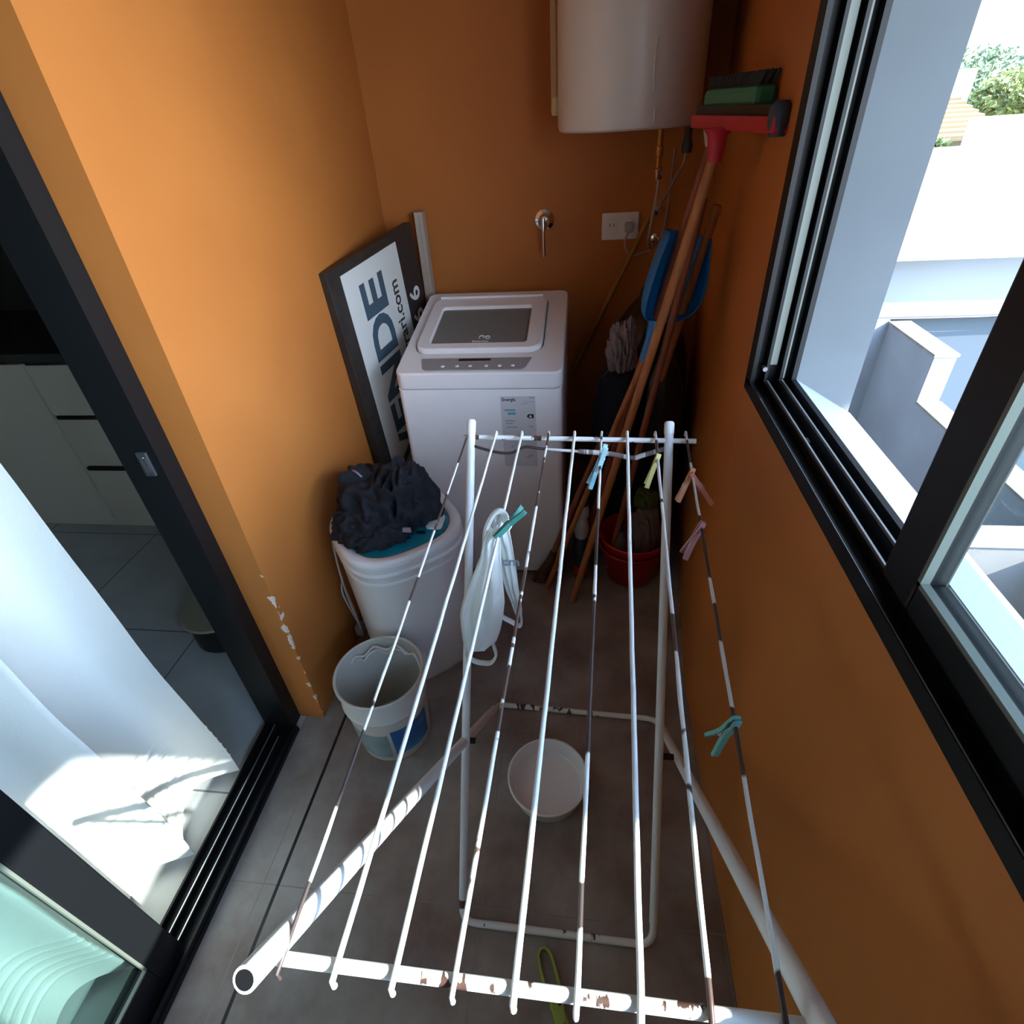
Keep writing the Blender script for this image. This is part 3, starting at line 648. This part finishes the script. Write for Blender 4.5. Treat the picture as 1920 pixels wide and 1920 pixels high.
put('bag_print', text_mb('cm', .03, .0006, .0002, Matrix.Translation((-.156, .8115, .872)) @ Matrix.Rotation(pi/2, 4, 'X')), mat('grey blue print', '7f93a0', .5), bg_)

# ================================================================== SIGN
n0 = Vector((.976, -.215, 0)).normalized(); u0 = Vector((.215, .976, 0)).normalized()
lean = .002; up0 = (Vector((0, 0, 1))-lean*n0).normalized(); nn = u0.cross(up0).normalized()
if nn.dot(n0) < 0: nn = -nn
th = radians(5.0); eu = u0*cos(th)+up0*sin(th); ev = -u0*sin(th)+up0*cos(th)
P0 = Vector((-.83, 1.835, 0))+n0*.031+u0*(-.068); P0.z = 1.217
SH = 1.205
def sp(s, d, o_=0): return P0+eu*s-ev*d+nn*o_         # s along the width, d downwards from the top edge, o_ outwards
SG = thing('sale_sign', tuple(sp(.3, SH)), 'tall white and black sale board leaning on the left wall behind the spin dryer', 'sign')
mb = MB(); mb.hexa([sp(0, SH, -.032), sp(.60, SH, -.032), sp(.60, SH, -.001), sp(0, SH, -.001)], [sp(0, 0, -.032), sp(.60, 0, -.032), sp(.60, 0, -.001), sp(0, 0, -.001)])
put('frame', mb, mat('dark painted frame', '2a2624', .5, col2='35302c', scale=20), SG, bevel=.002)
def panel(s0, s1, d0, d1, o0, o1): return MB().hexa([sp(s0, d1, o0), sp(s1, d1, o0), sp(s1, d1, o1), sp(s0, d1, o1)], [sp(s0, d0, o0), sp(s1, d0, o0), sp(s1, d0, o1), sp(s0, d0, o1)])
put('printed_face', panel(.070, .455, .03, SH-.02, -.001, .001), mat('white vinyl', 'd8d9d5', .45), SG)
put('black_band', panel(.455, .60, .0, SH-.02, -.001, .001), mat('black vinyl', '2c2a2c', .45), SG)
def signM(s, d, o_=.0014):  # text x axis runs up the board, text up points towards the near edge
    M = Matrix.Identity(4); X = ev; Y = -eu; Z = X.cross(Y)
    for r_ in range(3): M[r_][0] = X[r_]; M[r_][1] = Y[r_]; M[r_][2] = Z[r_]; M[r_][3] = sp(s, d, o_)[r_]
    return M
M_VEND = mat('slate blue lettering', '3f5566', .5)
def letter(ch, s, d, h, bold, wx=1.0, m_=M_VEND, nm='lettering'):
    mb = text_mb(ch, h/.70, bold, .0004); mnx = min(v.x for v in mb.v)
    for v in mb.v: v.x = (v.x-mnx)*wx
    put(nm, mb.xf(signM(s, d)), m_, SG)
for ch, z_, wx in (('E', 1.003, 1.28), ('D', .842, 1.05), ('N', .672, 1.02), ('E', .530, 1.28), ('V', .375, 1.0)):
    letter(ch, .308, P0.z-z_, .150, .007, wx)
put('lettering', text_mb('ferrari.com', .078, .0012, .0004, signM(.405, P0.z-.735) @ Matrix.Scale(.95, 4, (1, 0, 0))), mat('dark lettering', '30302f', .5), SG)
put('lettering', text_mb('156 6', .115, .002, .0004, signM(.560, P0.z-.735)), M_WPLASTIC, SG)
# second white panel edge behind
t = put('foam_board', MB().box(-.690, -.655, 2.418, 2.466, 0, 1.292).box(-.670, -.664, 2.415, 2.418, .1, 1.28), mat('dirty white board', 'b8ab9c', .6), bevel=.003, loc=(-.67, 2.44, 0))
tag(t, 'narrow dirty white board standing between the sale sign and back wall', 'board')

# ================================================================== WATER HEATER AND FITTINGS
hx, hy, hr = .122, 2.232, .226
wh = thing('water_heater', (hx, hy, 1.538), 'white cylindrical electric water heater hung high on the back wall', 'water heater')
put('body', MB().lathe([(0, 1.540), (.19, 1.533), (.212, 1.528), (.222, 1.533), (hr, 1.546), (hr, 2.28), (.215, 2.31), (0, 2.33)], (hx, hy, 0), 96), mat('heater enamel', 'd6d4d0', .3), wh, smooth=35)
mb = MB(); mb.box(-.128, -.108, 2.275, 2.30, 1.60, 2.25); put('side_strip', mb, mat('cream strip', 'c3a983', .5), wh, bevel=.004)
mb = MB(); mb.lathe([(0, 0), (.011, 0), (.014, .012), (.012, .045), (.006, .052), (0, .052)], (-.114, 2.268, 1.575), 16); put('strip_clip', mb, mat('cream clip', 'd8cfa4', .45), wh, smooth=50)
mb = MB(); mb.tube(smooth_pts([(.178, 2.010, 1.74), (.176, 2.011, 1.68), (.178, 2.010, 1.62)]), .0015, 5); put('film_edge', mb, M_WHITEENAMEL, wh)
mb = MB(); mb.tube([(.185, 2.012, 1.580), (.186, 2.010, 1.545)], .0022, 6); put('film_edge', mb, M_WHITEENAMEL, wh)
mb = MB(); mb.box(-.02, .26, 2.44, 2.47, 1.75, 1.80); put('wall_bracket', mb, M_BLACKPL, wh)
put('inlet_fitting', MB().lathe([(0, 0), (.009, 0), (.009, .03), (.013, .032), (.013, .06), (.010, .062), (.010, .13), (0, .13)], (.228, 2.2, 1.415), 18), mat('brass', 'b07a35', .35, .7), wh, smooth=40)
put('hose_nut', MB().lathe([(0, 0), (.011, 0), (.011, .028), (.008, .034), (0, .034)], (.232, 2.2, 1.383), 6), M_CHROME, wh)
mb = MB(); mb.tube(smooth_pts([(.233, 2.2, 1.385), (.230, 2.195, 1.33), (.222, 2.21, 1.25), (.220, 2.24, 1.19), (.236, 2.30, 1.15), (.262, 2.40, 1.145), (.27, 2.465, 1.15)]), .0055, 8); put('water_hose', mb, mat('braided hose', 'a9a5a3', .35, .5, bump=.4, bscale=400), wh, smooth=60)
put('outlet_fitting', MB().lathe([(0, 0), (.016, 0), (.018, .02), (.012, .04), (.012, .09), (0, .09)], (.316, 2.21, 1.452), 18), M_DARKGREY, wh, smooth=40)
mb = MB(); mb.tube(smooth_pts([(.316, 2.21, 1.46), (.31, 2.215, 1.42), (.295, 2.25, 1.38), (.288, 2.31, 1.34), (.274, 2.37, 1.30), (.268, 2.44, 1.26), (.268, 2.468, 1.25)]), .005, 8); put('water_hose', mb, mat('braided hose', ''), wh, smooth=60)
for q in ((.27, 1.15), (.268, 1.25)):
    mb = MB(); mb.lathe([(0, 0), (.02, 0), (.018, .006), (.009, .010), (.009, .03), (0, .03)], (0, 0, 0), 20); mb.xf(Matrix.Translation((q[0], BY, q[1])) @ Matrix.Rotation(pi/2, 4, 'X')); put('wall_flange', mb, M_CHROME, wh, smooth=40)

vx, vz = -.172, 1.235
v = thing('wall_tap', (vx, BY, vz), 'small chrome lever stop valve on the back wall above the washing machine', 'tap')
RX = Matrix.Translation((vx, BY, vz)) @ Matrix.Rotation(pi/2, 4, 'X')
put('flange', MB().lathe([(0, 0), (.040, 0), (.038, .008), (.024, .014), (.024, .044), (.018, .052), (0, .054)], (0, 0, 0), 32).xf(RX), M_CHROME, v, smooth=40)
mb = MB(); mb.tube([(vx-.002, BY-.056, vz+.012), (vx-.002, BY-.062, vz-.03), (vx-.001, BY-.064, vz-.08), (vx-.001, BY-.062, vz-.125)], [.013, .011, .009, .008], 12, flat=.7); put('lever', mb, M_CHROME, v, smooth=50)

oc = thing('power_outlet', (.128, BY, 1.2), 'white wall socket plate with a plug on the back wall under the heater', 'outlet')
put('cover_plate', MB().box(.056, .200, BY-.009, BY, 1.150, 1.248), M_WPLASTIC, oc, bevel=.003)
for q in (.096, .158):
    s_ = put('socket', MB().box(q-.019, q+.019, BY-.0115, BY-.009, 1.172, 1.226), M_WPLASTIC, oc, bevel=.001)
    mb = MB(); mb.box(q-.009, q-.006, BY-.0122, BY-.0113, 1.198, 1.21); mb.box(q+.006, q+.009, BY-.0122, BY-.0113, 1.198, 1.21)
    put('socket_slots', mb, M_DARKGREY, s_)
pg = thing('power_plug', (.165, BY-.02, 1.20), 'grey plug and cord in the right socket of the wall plate', 'plug')
put('plug_body', MB().box(.145, .178, BY-.040, BY-.0125, 1.180, 1.215), mat('pale grey plug', 'a8a2a0', .5), pg, bevel=.006)
mb = MB(); mb.tube(smooth_pts([(.163, BY-.036, 1.185), (.152, BY-.04, 1.165), (.149, BY-.045, 1.135), (.163, BY-.05, 1.108), (.188, BY-.05, 1.098), (.222, BY-.04, 1.105), (.262, BY-.03, 1.12), (.30, BY-.02, 1.2), (.31, BY-.02, 1.45)]), .0038, 8)
put('cord', mb, mat('beige cord', 'a59a92', .5), pg, smooth=60)

# ================================================================== BROOMS AND STICKS IN THE CORNER
def stick(name, label, cat, a, b_, r, m_, group=None):
    t = thing(name, a, label, cat, group); mb = MB(); mb.tube(sub(a, b_, 6), r, 16); put('handle', mb, m_, t, smooth=50); return t
def pt(a, b_, t_): return Vector(a).lerp(Vector(b_), t_)
# squeegee
a, b_ = (-.032, 1.585, 0.0), (.292, 1.552, 1.520)
sq = stick('floor_squeegee', 'long red-headed floor squeegee leaning upside down in the right corner', 'squeegee', a, b_, .0125, M_WOOD)
e0, e1 = Vector((.272, 1.77, 1.553)), Vector((.350, 1.285, 1.553)); dx = (e1-e0).normalized(); sid = Vector((dx.y, -dx.x, 0))
def obox(p0, p1, wd, z0, z1, nm, m_, par, bev=.003):
    s_ = Vector((p1-p0)); s_.normalize(); q = Vector((-s_.y, s_.x, 0))*wd/2
    B = [p0-q, p1-q, p1+q, p0+q]; return put(nm, MB().hexa([(v_.x, v_.y, z0) for v_ in B], [(v_.x, v_.y, z1) for v_ in B]), m_, par, bevel=bev)
M_RED = mat('red plastic', 'b8202f', .4)
hd = obox(e0, e1, .034, 1.535, 1.562, 'head', M_RED, sq)
obox(e0, e1, .010, 1.562, 1.580, 'rubber_blade', M_BLACKPL, hd, .001)
mb = MB(); mb.lathe([(0, 0), (.016, 0), (.022, .05), (.034, .065), (0, .066)], (0, 0, 0), 20); mb.xf(Matrix.Translation((.287, 1.552, 1.475))); put('socket', mb, M_RED, hd, smooth=40)
mb = MB(); mb.lathe([(0, 0), (.014, 0), (.020, .02), (.020, .045), (.012, .055), (0, .056)], (.347, 1.300, 1.530), 20); put('end_cap', mb, mat('dark blue grey rubber', '2c3f50', .5), hd, smooth=40)
# dustpan on a stick
a, b_ = (-.140, 1.655, 0.0), (.190, 1.70, .975)
dp_ = stick('dustpan', 'bright blue dustpan raised on a wooden stick in the right corner', 'dustpan', a, b_, .0105, M_WOOD)
M_BLUE = mat('blue plastic', '0a72bd', .3)
rows = [(1.055, .205, .022, .020), (1.065, .222, .058, .035), (1.085, .240, .082, .048), (1.12, .252, .093, .056), (1.17, .262, .092, .06), (1.22, .268, .084, .06), (1.262, .273, .074, .058), (1.292, .277, .067, .055)]
vs = []; NA = 16
for z, cx, hw, dpt in rows:
    for k in range(NA+1):
        a_ = radians(-118+236*k/NA); x = cx+hw*sin(a_); y = 1.735+dpt*cos(a_)
        r_ = .35; vs.append((cx+(x-cx)*cos(r_)-(y-1.735)*sin(r_)*.6, 1.735+(x-cx)*sin(r_)*.6+(y-1.735)*cos(r_), z-.02*(x-cx)/.09))
mb = MB(); mb.add(vs, [(j*(NA+1)+i, j*(NA+1)+i+1, (j+1)*(NA+1)+i+1, (j+1)*(NA+1)+i) for j in range(len(rows)-1) for i in range(NA)])
vs0 = vs[:NA+1]; mb.add(vs0, [tuple(range(NA+1))])
put('pan', mb, M_BLUE, dp_, smooth=60, solid=.004, sub=1)
mb = MB(); mb.tube([(.184, 1.700, .945), (.188, 1.702, .97), (.196, 1.71, 1.01), (.206, 1.725, 1.058)], [.0175, .0165, .0145, .019], 20); put('socket', mb, M_BLUE, dp_, smooth=50)
mb = MB(); mb.box(.214, .226, 1.775, 1.79, 1.262, 1.287); put('hang_tab', mb, M_WPLASTIC, dp_, bevel=.003)
# scrubbing brush broom with green head
a, b_ = (-.015, 1.82, 0.0), (.309, 1.74, 1.50)
gb = stick('scrub_broom', 'broom with green brush head above the red squeegee in the right corner', 'broom', a, b_, .012, M_WOOD2)
mb = MB(); mb.lathe([(0, 0), (.016, 0), (.024, .03), (.024, .055), (.012, .065), (0, .066)], (.309, 1.735, 1.495), 20); put('socket', mb, mat('off white plastic', 'b5aca8', .5), gb, smooth=40)
e2, e3 = Vector((.300, 1.745, 0)), Vector((.352, 1.44, 0))
h2 = obox(e2, e3, .05, 1.572, 1.612, 'head', mat('green plastic', '2a7a5c', .45), gb, .012)
mb = MB(); q0 = e2+(e3-e2)*.04
for i in range(22):
    for j in range(3):
        c = e2+(e3-e2)*(.05+.9*i/21)+Vector((.013*(j-1), 0, 0)); c.z = 1.612
        mb.tube([c, c+Vector((.010*(i/21-.3), -.02*(i/21-.3), .022))], .0035, 5)
put('bristles', mb, mat('dark bristles', '2c3438', .8), h2)
# further handles
stick('broom_handle', 'red-brown broom handle standing in the red bucket behind the squeegee pole', 'broom', (.11, 1.73, .06), (.302, 1.71, 1.38), .0115, M_WOOD2)
t = stick('mop_handle', 'short thick wooden handle leaning right of the squeegee pole', 'handle', (.252, 1.80, .84), (.345, 1.74, 1.36), .0125, M_WOOD)
stick('yellow_pole', 'thin yellow-brown pole slanting behind the washing machine', 'pole', (-.345, 2.40, 0.0), (.232, 2.445, 1.225), .0105, M_WOOD3)
# worn broom foot beside the washing machine
fb = thing('straw_broom', (-.150, 1.69, 0), 'worn brown broom head on the floor by the front corner of the washing machine', 'broom')
mb = MB(); mb.loft([[(c_x+rx_*cos(t_), 1.70+ry_*sin(t_), z_) for t_ in [2*pi*k/16 for k in range(16)]] for z_, c_x, rx_, ry_ in ((0, -.165, .040, .022), (.04, -.152, .034, .022), (.11, -.125, .020, .018), (.16, -.11, .014, .014))])
put('bristles', mb, mat('brown straw', '5d4636', .9, col2='3c2d24', scale=30, stretch=(3, 3, .4), lo=.4, hi=.6), fb, smooth=60)
put('handle', MB().tube([(-.11, 1.70, .155), (.06, 1.76, .62)], .011, 14), M_WOOD2, fb, smooth=50)

# ================================================================== BAGS IN THE CORNER
M_BLACKBAG = mat('black rubbish bag', '08080b', .35, bump=.3, bscale=20)
def sack(cx, cy, rx, ry, h, seed, z0=0):
    rings = []
    for z, k in ((0, .8), (.03, .97), (.2, 1), (.45, 1.0), (.62, .95), (.78, .86), (.88, .68), (.94, .42), (.97, .22), (1.0, .26), (1.02, .05)):
        r_ = []
        for i in range(64):
            a = 2*pi*i/64; f = 1+.10*noise.noise(Vector((cos(a)*1.5, sin(a)*1.5, z*3+seed)))+.05*(1-abs(noise.noise(Vector((cos(a)*4, sin(a)*4, z*2.5+seed)))*2))
            r_.append((cx+rx*k*f*cos(a), cy+ry*k*f*sin(a), z0+z*h))
        rings.append(r_)
    return MB().loft(rings)
o = put('rubbish_bag', sack(.245, 2.25, .17, .20, 1.02, 2), M_BLACKBAG, smooth=70, loc=(.245, 2.25, 0), sub=1); tag(o, 'tall black rubbish bag standing in the back right corner behind the poles', 'bag')
o = put('rubbish_bag', sack(.285, 1.975, .095, .075, .88, 9), M_BLACKBAG, smooth=70, loc=(.285, 1.975, 0), sub=1); tag(o, 'smaller black bag against the right wall behind the red bucket', 'bag')
o = put('crumpled_bag', cloth_heap(.130, 1.985, .81, .050, .045, .15, 33.0, .2, fold=.07, fine=1.2), mat('pale crumpled plastic', '8d838b', .4, col2='766c73', scale=9), smooth=70, loc=(.135, 2.02, .8)); tag(o, 'pale crumpled plastic bag tucked on top of the navy backpack', 'bag')
bp_ = thing('backpack', (.11, 2.0, 0), 'navy blue backpack upright between the washing machine and the poles', 'backpack')
rings = []
for z, hw, dp2, yo in ((.30, .06, .05, 0), (.33, .078, .065, 0), (.45, .086, .075, -.01), (.6, .084, .072, -.01), (.72, .075, .062, -.005), (.79, .055, .045, 0), (.815, .03, .03, 0)):
    rings.append([tuple(Vector(p_)+Vector((.006*noise.noise(Vector((p_[0]*20, z*9, 3))), .006*noise.noise(Vector((p_[1]*20, z*9, 8))), 0))) for p_ in super_ring(.115, 1.99+yo, hw, 40, 2.8, 0, z, dp2/hw)])
put('body', MB().loft(rings), mat('navy fabric', '0b1426', .8, bump=.2, bscale=90), bp_, smooth=60, sub=1)
M_STRAP = mat('grey strap', '5d5f66', .7)
mb = MB(); mb.tube(smooth_pts([(.045, 1.925, .56), (.055, 1.912, .53), (.062, 1.912, .46), (.064, 1.915, .40), (.066, 1.92, .33)]), .0035, 6, flat=.4); put('strap', mb, M_STRAP, bp_, smooth=60)
mb = MB(); mb.tube(smooth_pts([(.062, 1.935, .79), (.078, 1.93, .815), (.09, 1.935, .82)]), .005, 6, flat=.5); put('haul_loop', mb, M_STRAP, bp_, smooth=60)
mb = MB(); mb.tube([(.128, 1.905, .52), (.13, 1.905, .36)], .003, 6); put('strap', mb, M_STRAP, bp_)
put('box_base', MB().box(.03, .20, 1.93, 2.05, .0, .30), M_BLACKPL, bevel=.01, loc=(.115, 1.99, 0)); o = bpy.data.objects['box_base']; o.name = 'storage_crate'; tag(o, 'dark crate on the floor under the navy backpack', 'crate')

# ================================================================== RED BUCKETS AND CLEANING THINGS
def red_bucket(z0, label, shade, rr=.137):
    t = thing('cleaning_bucket', (.205, 1.765, z0), label, 'bucket', 'nested red buckets')
    put('body', MB().lathe([(0, z0), (.092, z0), (.096, z0+.006), (rr-.012, z0+.150), (rr-.003, z0+.152), (rr, z0+.158), (rr, z0+.170), (rr-.004, z0+.174), (rr-.008, z0+.17), (rr-.016, z0+.148), (.090, z0+.012), (0, z0+.010)], (.205, 1.765, 0), 64), shade, t, smooth=35)
    return t
M_REDP = mat('glossy red plastic', 'b5101c', .3); M_REDD = mat('deep red plastic', '8f0d18', .35)
t1 = red_bucket(0.0, 'deep red plastic bucket on the floor, lower of the nested pair', M_REDD)
t2 = red_bucket(.045, 'bright red plastic bucket nested on top, holding cleaning things', M_REDP)
put('label', label_patch(.205, 1.765, lambda z: .0965+.029*(z-.045)/.15+.001, -108, -78, .11, .14, 8), mat('worn pink sticker', 'a05f62', .5), t2)
o = put('grey_sack', cloth_heap(.245, 1.78, .14, .062, .058, .19, 41.0, .4, fold=.03), mat('grey brown cloth', '75665f', .8), smooth=70, loc=(.245, 1.78, .14)); o.name = 'cleaning_cloth'; tag(o, 'bundled grey-brown cloth standing in the red bucket', 'cloth')
o = put('scouring_cloth', cloth_heap(.245, 1.79, .335, .045, .042, .07, 45.0, .1, fold=.05), mat('olive green cloth', '4f5a24', .85), smooth=70, loc=(.245, 1.79, .33)); tag(o, 'olive green cloth lying on the bundle in the red bucket', 'cloth')
t = thing('cleaner_bottle', (.15, 1.74, .06), 'clear bottle with dark cap standing in the red bucket', 'bottle')
put('body', MB().lathe([(0, .06), (.026, .06), (.028, .07), (.028, .20), (.014, .235), (.012, .25), (0, .25)], (.150, 1.735, 0), 28), mat('clear grey plastic', '6f7377', .25), t, smooth=40)
put('cap', MB().lathe([(0, .25), (.016, .25), (.015, .285), (0, .287)], (.150, 1.735, 0), 24), mat('dark blue cap', '141a38', .4), t, smooth=40)
t = thing('spray_bottle', (-.002, 1.745, 0), 'spray bottle with white head and blue cap between the poles on the floor', 'bottle')
put('body', MB().lathe([(0, 0), (.030, 0), (.033, .01), (.033, .15), (.026, .19), (.013, .215), (0, .216)], (-.002, 1.745, 0), 28), mat('dark blue grey bottle', '2a3340', .3), t, smooth=40)
put('label', label_patch(-.002, 1.745, lambda z: .0336, -150, -20, .02, .065, 10), mat('red sticker', 'b3241f', .5), t)
put('collar', MB().lathe([(0, .205), (.024, .205), (.030, .235), (.026, .275), (.016, .295), (0, .296)], (-.002, 1.745, 0), 24), mat('milky white plastic', 'b9c0c6', .4), t, smooth=40)
put('spray_head', MB().lathe([(0, .29), (.014, .29), (.024, .31), (.024, .335), (.016, .355), (0, .357)], (.004, 1.745, 0), 24), mat('pale lilac plastic', 'b8b5c6', .4), t, smooth=40)
put('cap', MB().lathe([(0, .35), (.014, .35), (.013, .385), (0, .387)], (.004, 1.745, 0), 20), mat('royal blue cap', '0e1e9a', .4), t, smooth=40)

# ================================================================== GREEN TONGS ON THE FLOOR
tg = thing('plastic_tongs', (-.04, .36, 0), 'olive green plastic tongs lying on the floor tiles under the front bar', 'tongs')
M_OLIVE = mat('olive green plastic', '98a648', .4)
def flat_bar(pts, wd, z0, z1):
    pts = [Vector((p[0], p[1], 0)) for p in pts]; mb = MB(); L_, R_ = [], []
    for i, p in enumerate(pts):
        d = (pts[min(i+1, len(pts)-1)]-pts[max(i-1, 0)]).normalized(); q = Vector((-d.y, d.x, 0))*wd/2; L_.append(p+q); R_.append(p-q)
    for i in range(len(pts)-1):
        mb.hexa([(v_.x, v_.y, z0) for v_ in (L_[i], R_[i], R_[i+1], L_[i+1])][::-1], [(v_.x, v_.y, z1) for v_ in (L_[i], R_[i], R_[i+1], L_[i+1])][::-1])
    return mb
loop = [(-.041, .345), (-.062, .370), (-.074, .398), (-.082, .424), (-.078, .436), (-.068, .441), (-.058, .436), (-.050, .424), (-.034, .385), (-.022, .355), (-.030, .340)]
put('loop', flat_bar(loop, .006, .001, .016), M_OLIVE, tg)
put('bridge', MB().prism([(-.044, .350), (-.050, .338), (-.030, .305), (-.012, .315), (-.021, .352), (-.03, .356)], .001, .016), M_OLIVE, tg, bevel=.002)
put('arm', flat_bar([(-.042, .335), (-.028, .300), (-.018, .26), (-.010, .20), (-.004, .15)], .009, .001, .014), M_OLIVE, tg)
put('arm', flat_bar([(-.018, .33), (-.006, .30), (.004, .26), (.012, .20), (.014, .15)], .007, .001, .014), M_OLIVE, tg)

# ================================================================== OUTDOORS
M_CREAM = mat('weathered cream coping', '817d73', .85, col2='736f66', scale=8)
M_SHADEWALL = mat('shade toned render', '888e94', .85, col2='82858b', scale=2)  # grey carries the shade on the patio wall sides
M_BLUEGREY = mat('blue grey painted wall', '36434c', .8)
mb = MB(); mb.box(2.5, 2.65, 4.19, 4.95, -3, -.02); mb.box(2.5, 2.65, -2, 4.19, -3, -.38)
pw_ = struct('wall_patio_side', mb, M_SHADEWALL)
mb = MB(); mb.box(2.49, 2.66, 4.18, 4.95, -.02, .0); mb.box(2.49, 2.66, -2, 4.18, -.38, -.36); put('coping', mb, M_CREAM, pw_)
mb = MB(); mb.box(0.6, 2.5, 2.49, 2.62, -3, -.39)
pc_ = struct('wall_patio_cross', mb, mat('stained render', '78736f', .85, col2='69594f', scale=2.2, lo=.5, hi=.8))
put('coping', MB().box(0.6, 2.495, 2.475, 2.635, -.39, -.365), M_WHITEWALL, pc_)
struct('wall_patio_back', MB().box(0.60, 2.5, 4.95, 5.1, -3, .01), M_SHADEWALL)
struct('floor_patio', MB().box(.59, 2.6, -2, 4.95, -3.1, -3), mat('pale screed', 'b3b0ab', .9))
hs = thing('neighbour_house', (4, 5.1, -3), 'low white neighbouring building with long bright flat roof behind the patio', 'building')
put('wall', MB().box(2.5, 12, 5.08, 5.2, -3, .0), M_BLUEGREY, hs)
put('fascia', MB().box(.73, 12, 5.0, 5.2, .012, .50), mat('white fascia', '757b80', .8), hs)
put('roof', MB().box(.73, 16, 4.80, 13.5, .50, .535), mat('white roof membrane', 'd9d9d5', .8), hs)  # front edge carried past the fascia as an added eave to shade it
mb = MB(); mb.tube([(.62, 4.985, .004), (3.2, 4.985, .010), (3.6, 4.98, .03), (4.2, 4.985, .004), (9, 4.985, .0)], .012, 6); put('cable', mb, M_DARKGREY, hs, smooth=60)
mb = MB(); mb.box(4.27, 4.36, 5.05, 5.08, -.28, -.22); mb.box(4.30, 4.33, 5.03, 5.06, -.36, -.25); o = put('wall_spout', mb, mat('sky blue plastic', '4e9cc4', .5), loc=(4.3, 5.05, -.3)); tag(o, 'small sky blue pipe outlet on the blue grey wall outside', 'pipe')
struct('ground', MB().box(-30, 60, 5.3, 90, -3.3, -3.2), mat('dry ground', 'a39c86', .9))
# building with a triangular opening at the far end
fh = thing('far_white_building', (8, 14, -3), 'white flat-roofed building with a triangular opening, far right outside the window', 'building')
fh.name = 'white_building'
put('wall', MB().box(7.37, 14, 13.6, 14.2, -3, .95), M_WHITEENAMEL if False else mat('bright white render', 'e0e0dc', .8), fh)
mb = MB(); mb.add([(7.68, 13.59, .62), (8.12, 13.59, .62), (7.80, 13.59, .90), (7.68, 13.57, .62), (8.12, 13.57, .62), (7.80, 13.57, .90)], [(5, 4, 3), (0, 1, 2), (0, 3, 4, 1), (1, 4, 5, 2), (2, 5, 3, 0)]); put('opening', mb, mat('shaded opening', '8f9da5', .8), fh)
# tiled house
th_ = thing('tiled_house', (6.9, 15, -3), 'cream house with ribbed tile roof left of the trees', 'building')
put('wall', MB().box(7.2, 8.6, 15.1, 17.6, -3, .60), mat('cream wall', 'a39b80', .8), th_)
mb = MB()
for k in range(9): x_, y_, z_ = 7.1, 14.9+k*.30, .52+k*.075; mb.hexa([(x_, y_, z_), (8.65, y_, z_), (8.65, y_+.34, z_+.03), (x_, y_+.34, z_+.03)], [(x_, y_, z_+.09), (8.65, y_, z_+.09), (8.65, y_+.34, z_+.12), (x_, y_+.34, z_+.12)])
put('roof_tiles', mb, mat('beige roof tile', '63573a', .8), th_)
put('chimney_block', MB().box(8.72, 9.15, 18.0, 18.6, -3, 1.75), mat('bright white render', ''), th_)
def tree(name, label, x, y, z0, zc, rx, rz, leaf, seed, n_=1500):
    rnd = random.Random(seed); t = thing(name, (x, y, z0), label, 'tree', None)
    mb = MB(); mb.tube([(x, y, z0), (x+.05, y, zc-rz*.3), (x+.3, y, zc+.1)], [.12, .09, .04], 8); mb.tube([(x, y, zc-rz*.6), (x-.4, y, zc+.1)], [.05, .02], 6); put('trunk', mb, mat('tree bark', '6b5c48', .9), t, smooth=60)
    mb = MB()
    for i in range(n_):
        while True:
            p = Vector((rnd.uniform(-1, 1), rnd.uniform(-1, 1), rnd.uniform(-1, 1)))
            if p.length < 1 and noise.noise(p*2.2+Vector((seed, 0, 0))) > -.12: break
        c = Vector((x+p.x*rx, y+p.y*rx, zc+p.z*rz)); d = Vector((rnd.gauss(0, 1), rnd.gauss(0, 1), rnd.gauss(0, 1))).normalized(); e = d.orthogonal().normalized(); l = rnd.uniform(.05, .12)
        mb.add([c-d*l, c+e*l*.45, c+d*l, c-e*l*.45], [(0, 1, 2, 3)])
    put('foliage', mb, leaf, t); return t
M_LEAF = mat('grey green foliage', '5f7048', .7, col2='4c623f', scale=2); M_LEAF2 = mat('yellow green foliage', '80863f', .7, col2='656f35', scale=2)
tree('leafy_tree', 'grey-green tree beyond the roofs, taller of those at top right', 10.75, 21.0, -3, 1.38, 1.5, .92, M_LEAF, 3, 3000)
tree('leafy_tree', 'yellow-green bushy tree right of the grey-green one outside', 9.95, 17.2, -3, 1.12, 1.1, .60, M_LEAF2, 9, 2600)
tree('leafy_bush', 'low grey-green bush in front of the tiled roof outside', 7.02, 14.45, -3, .42, .24, .22, M_LEAF2, 15, 400)
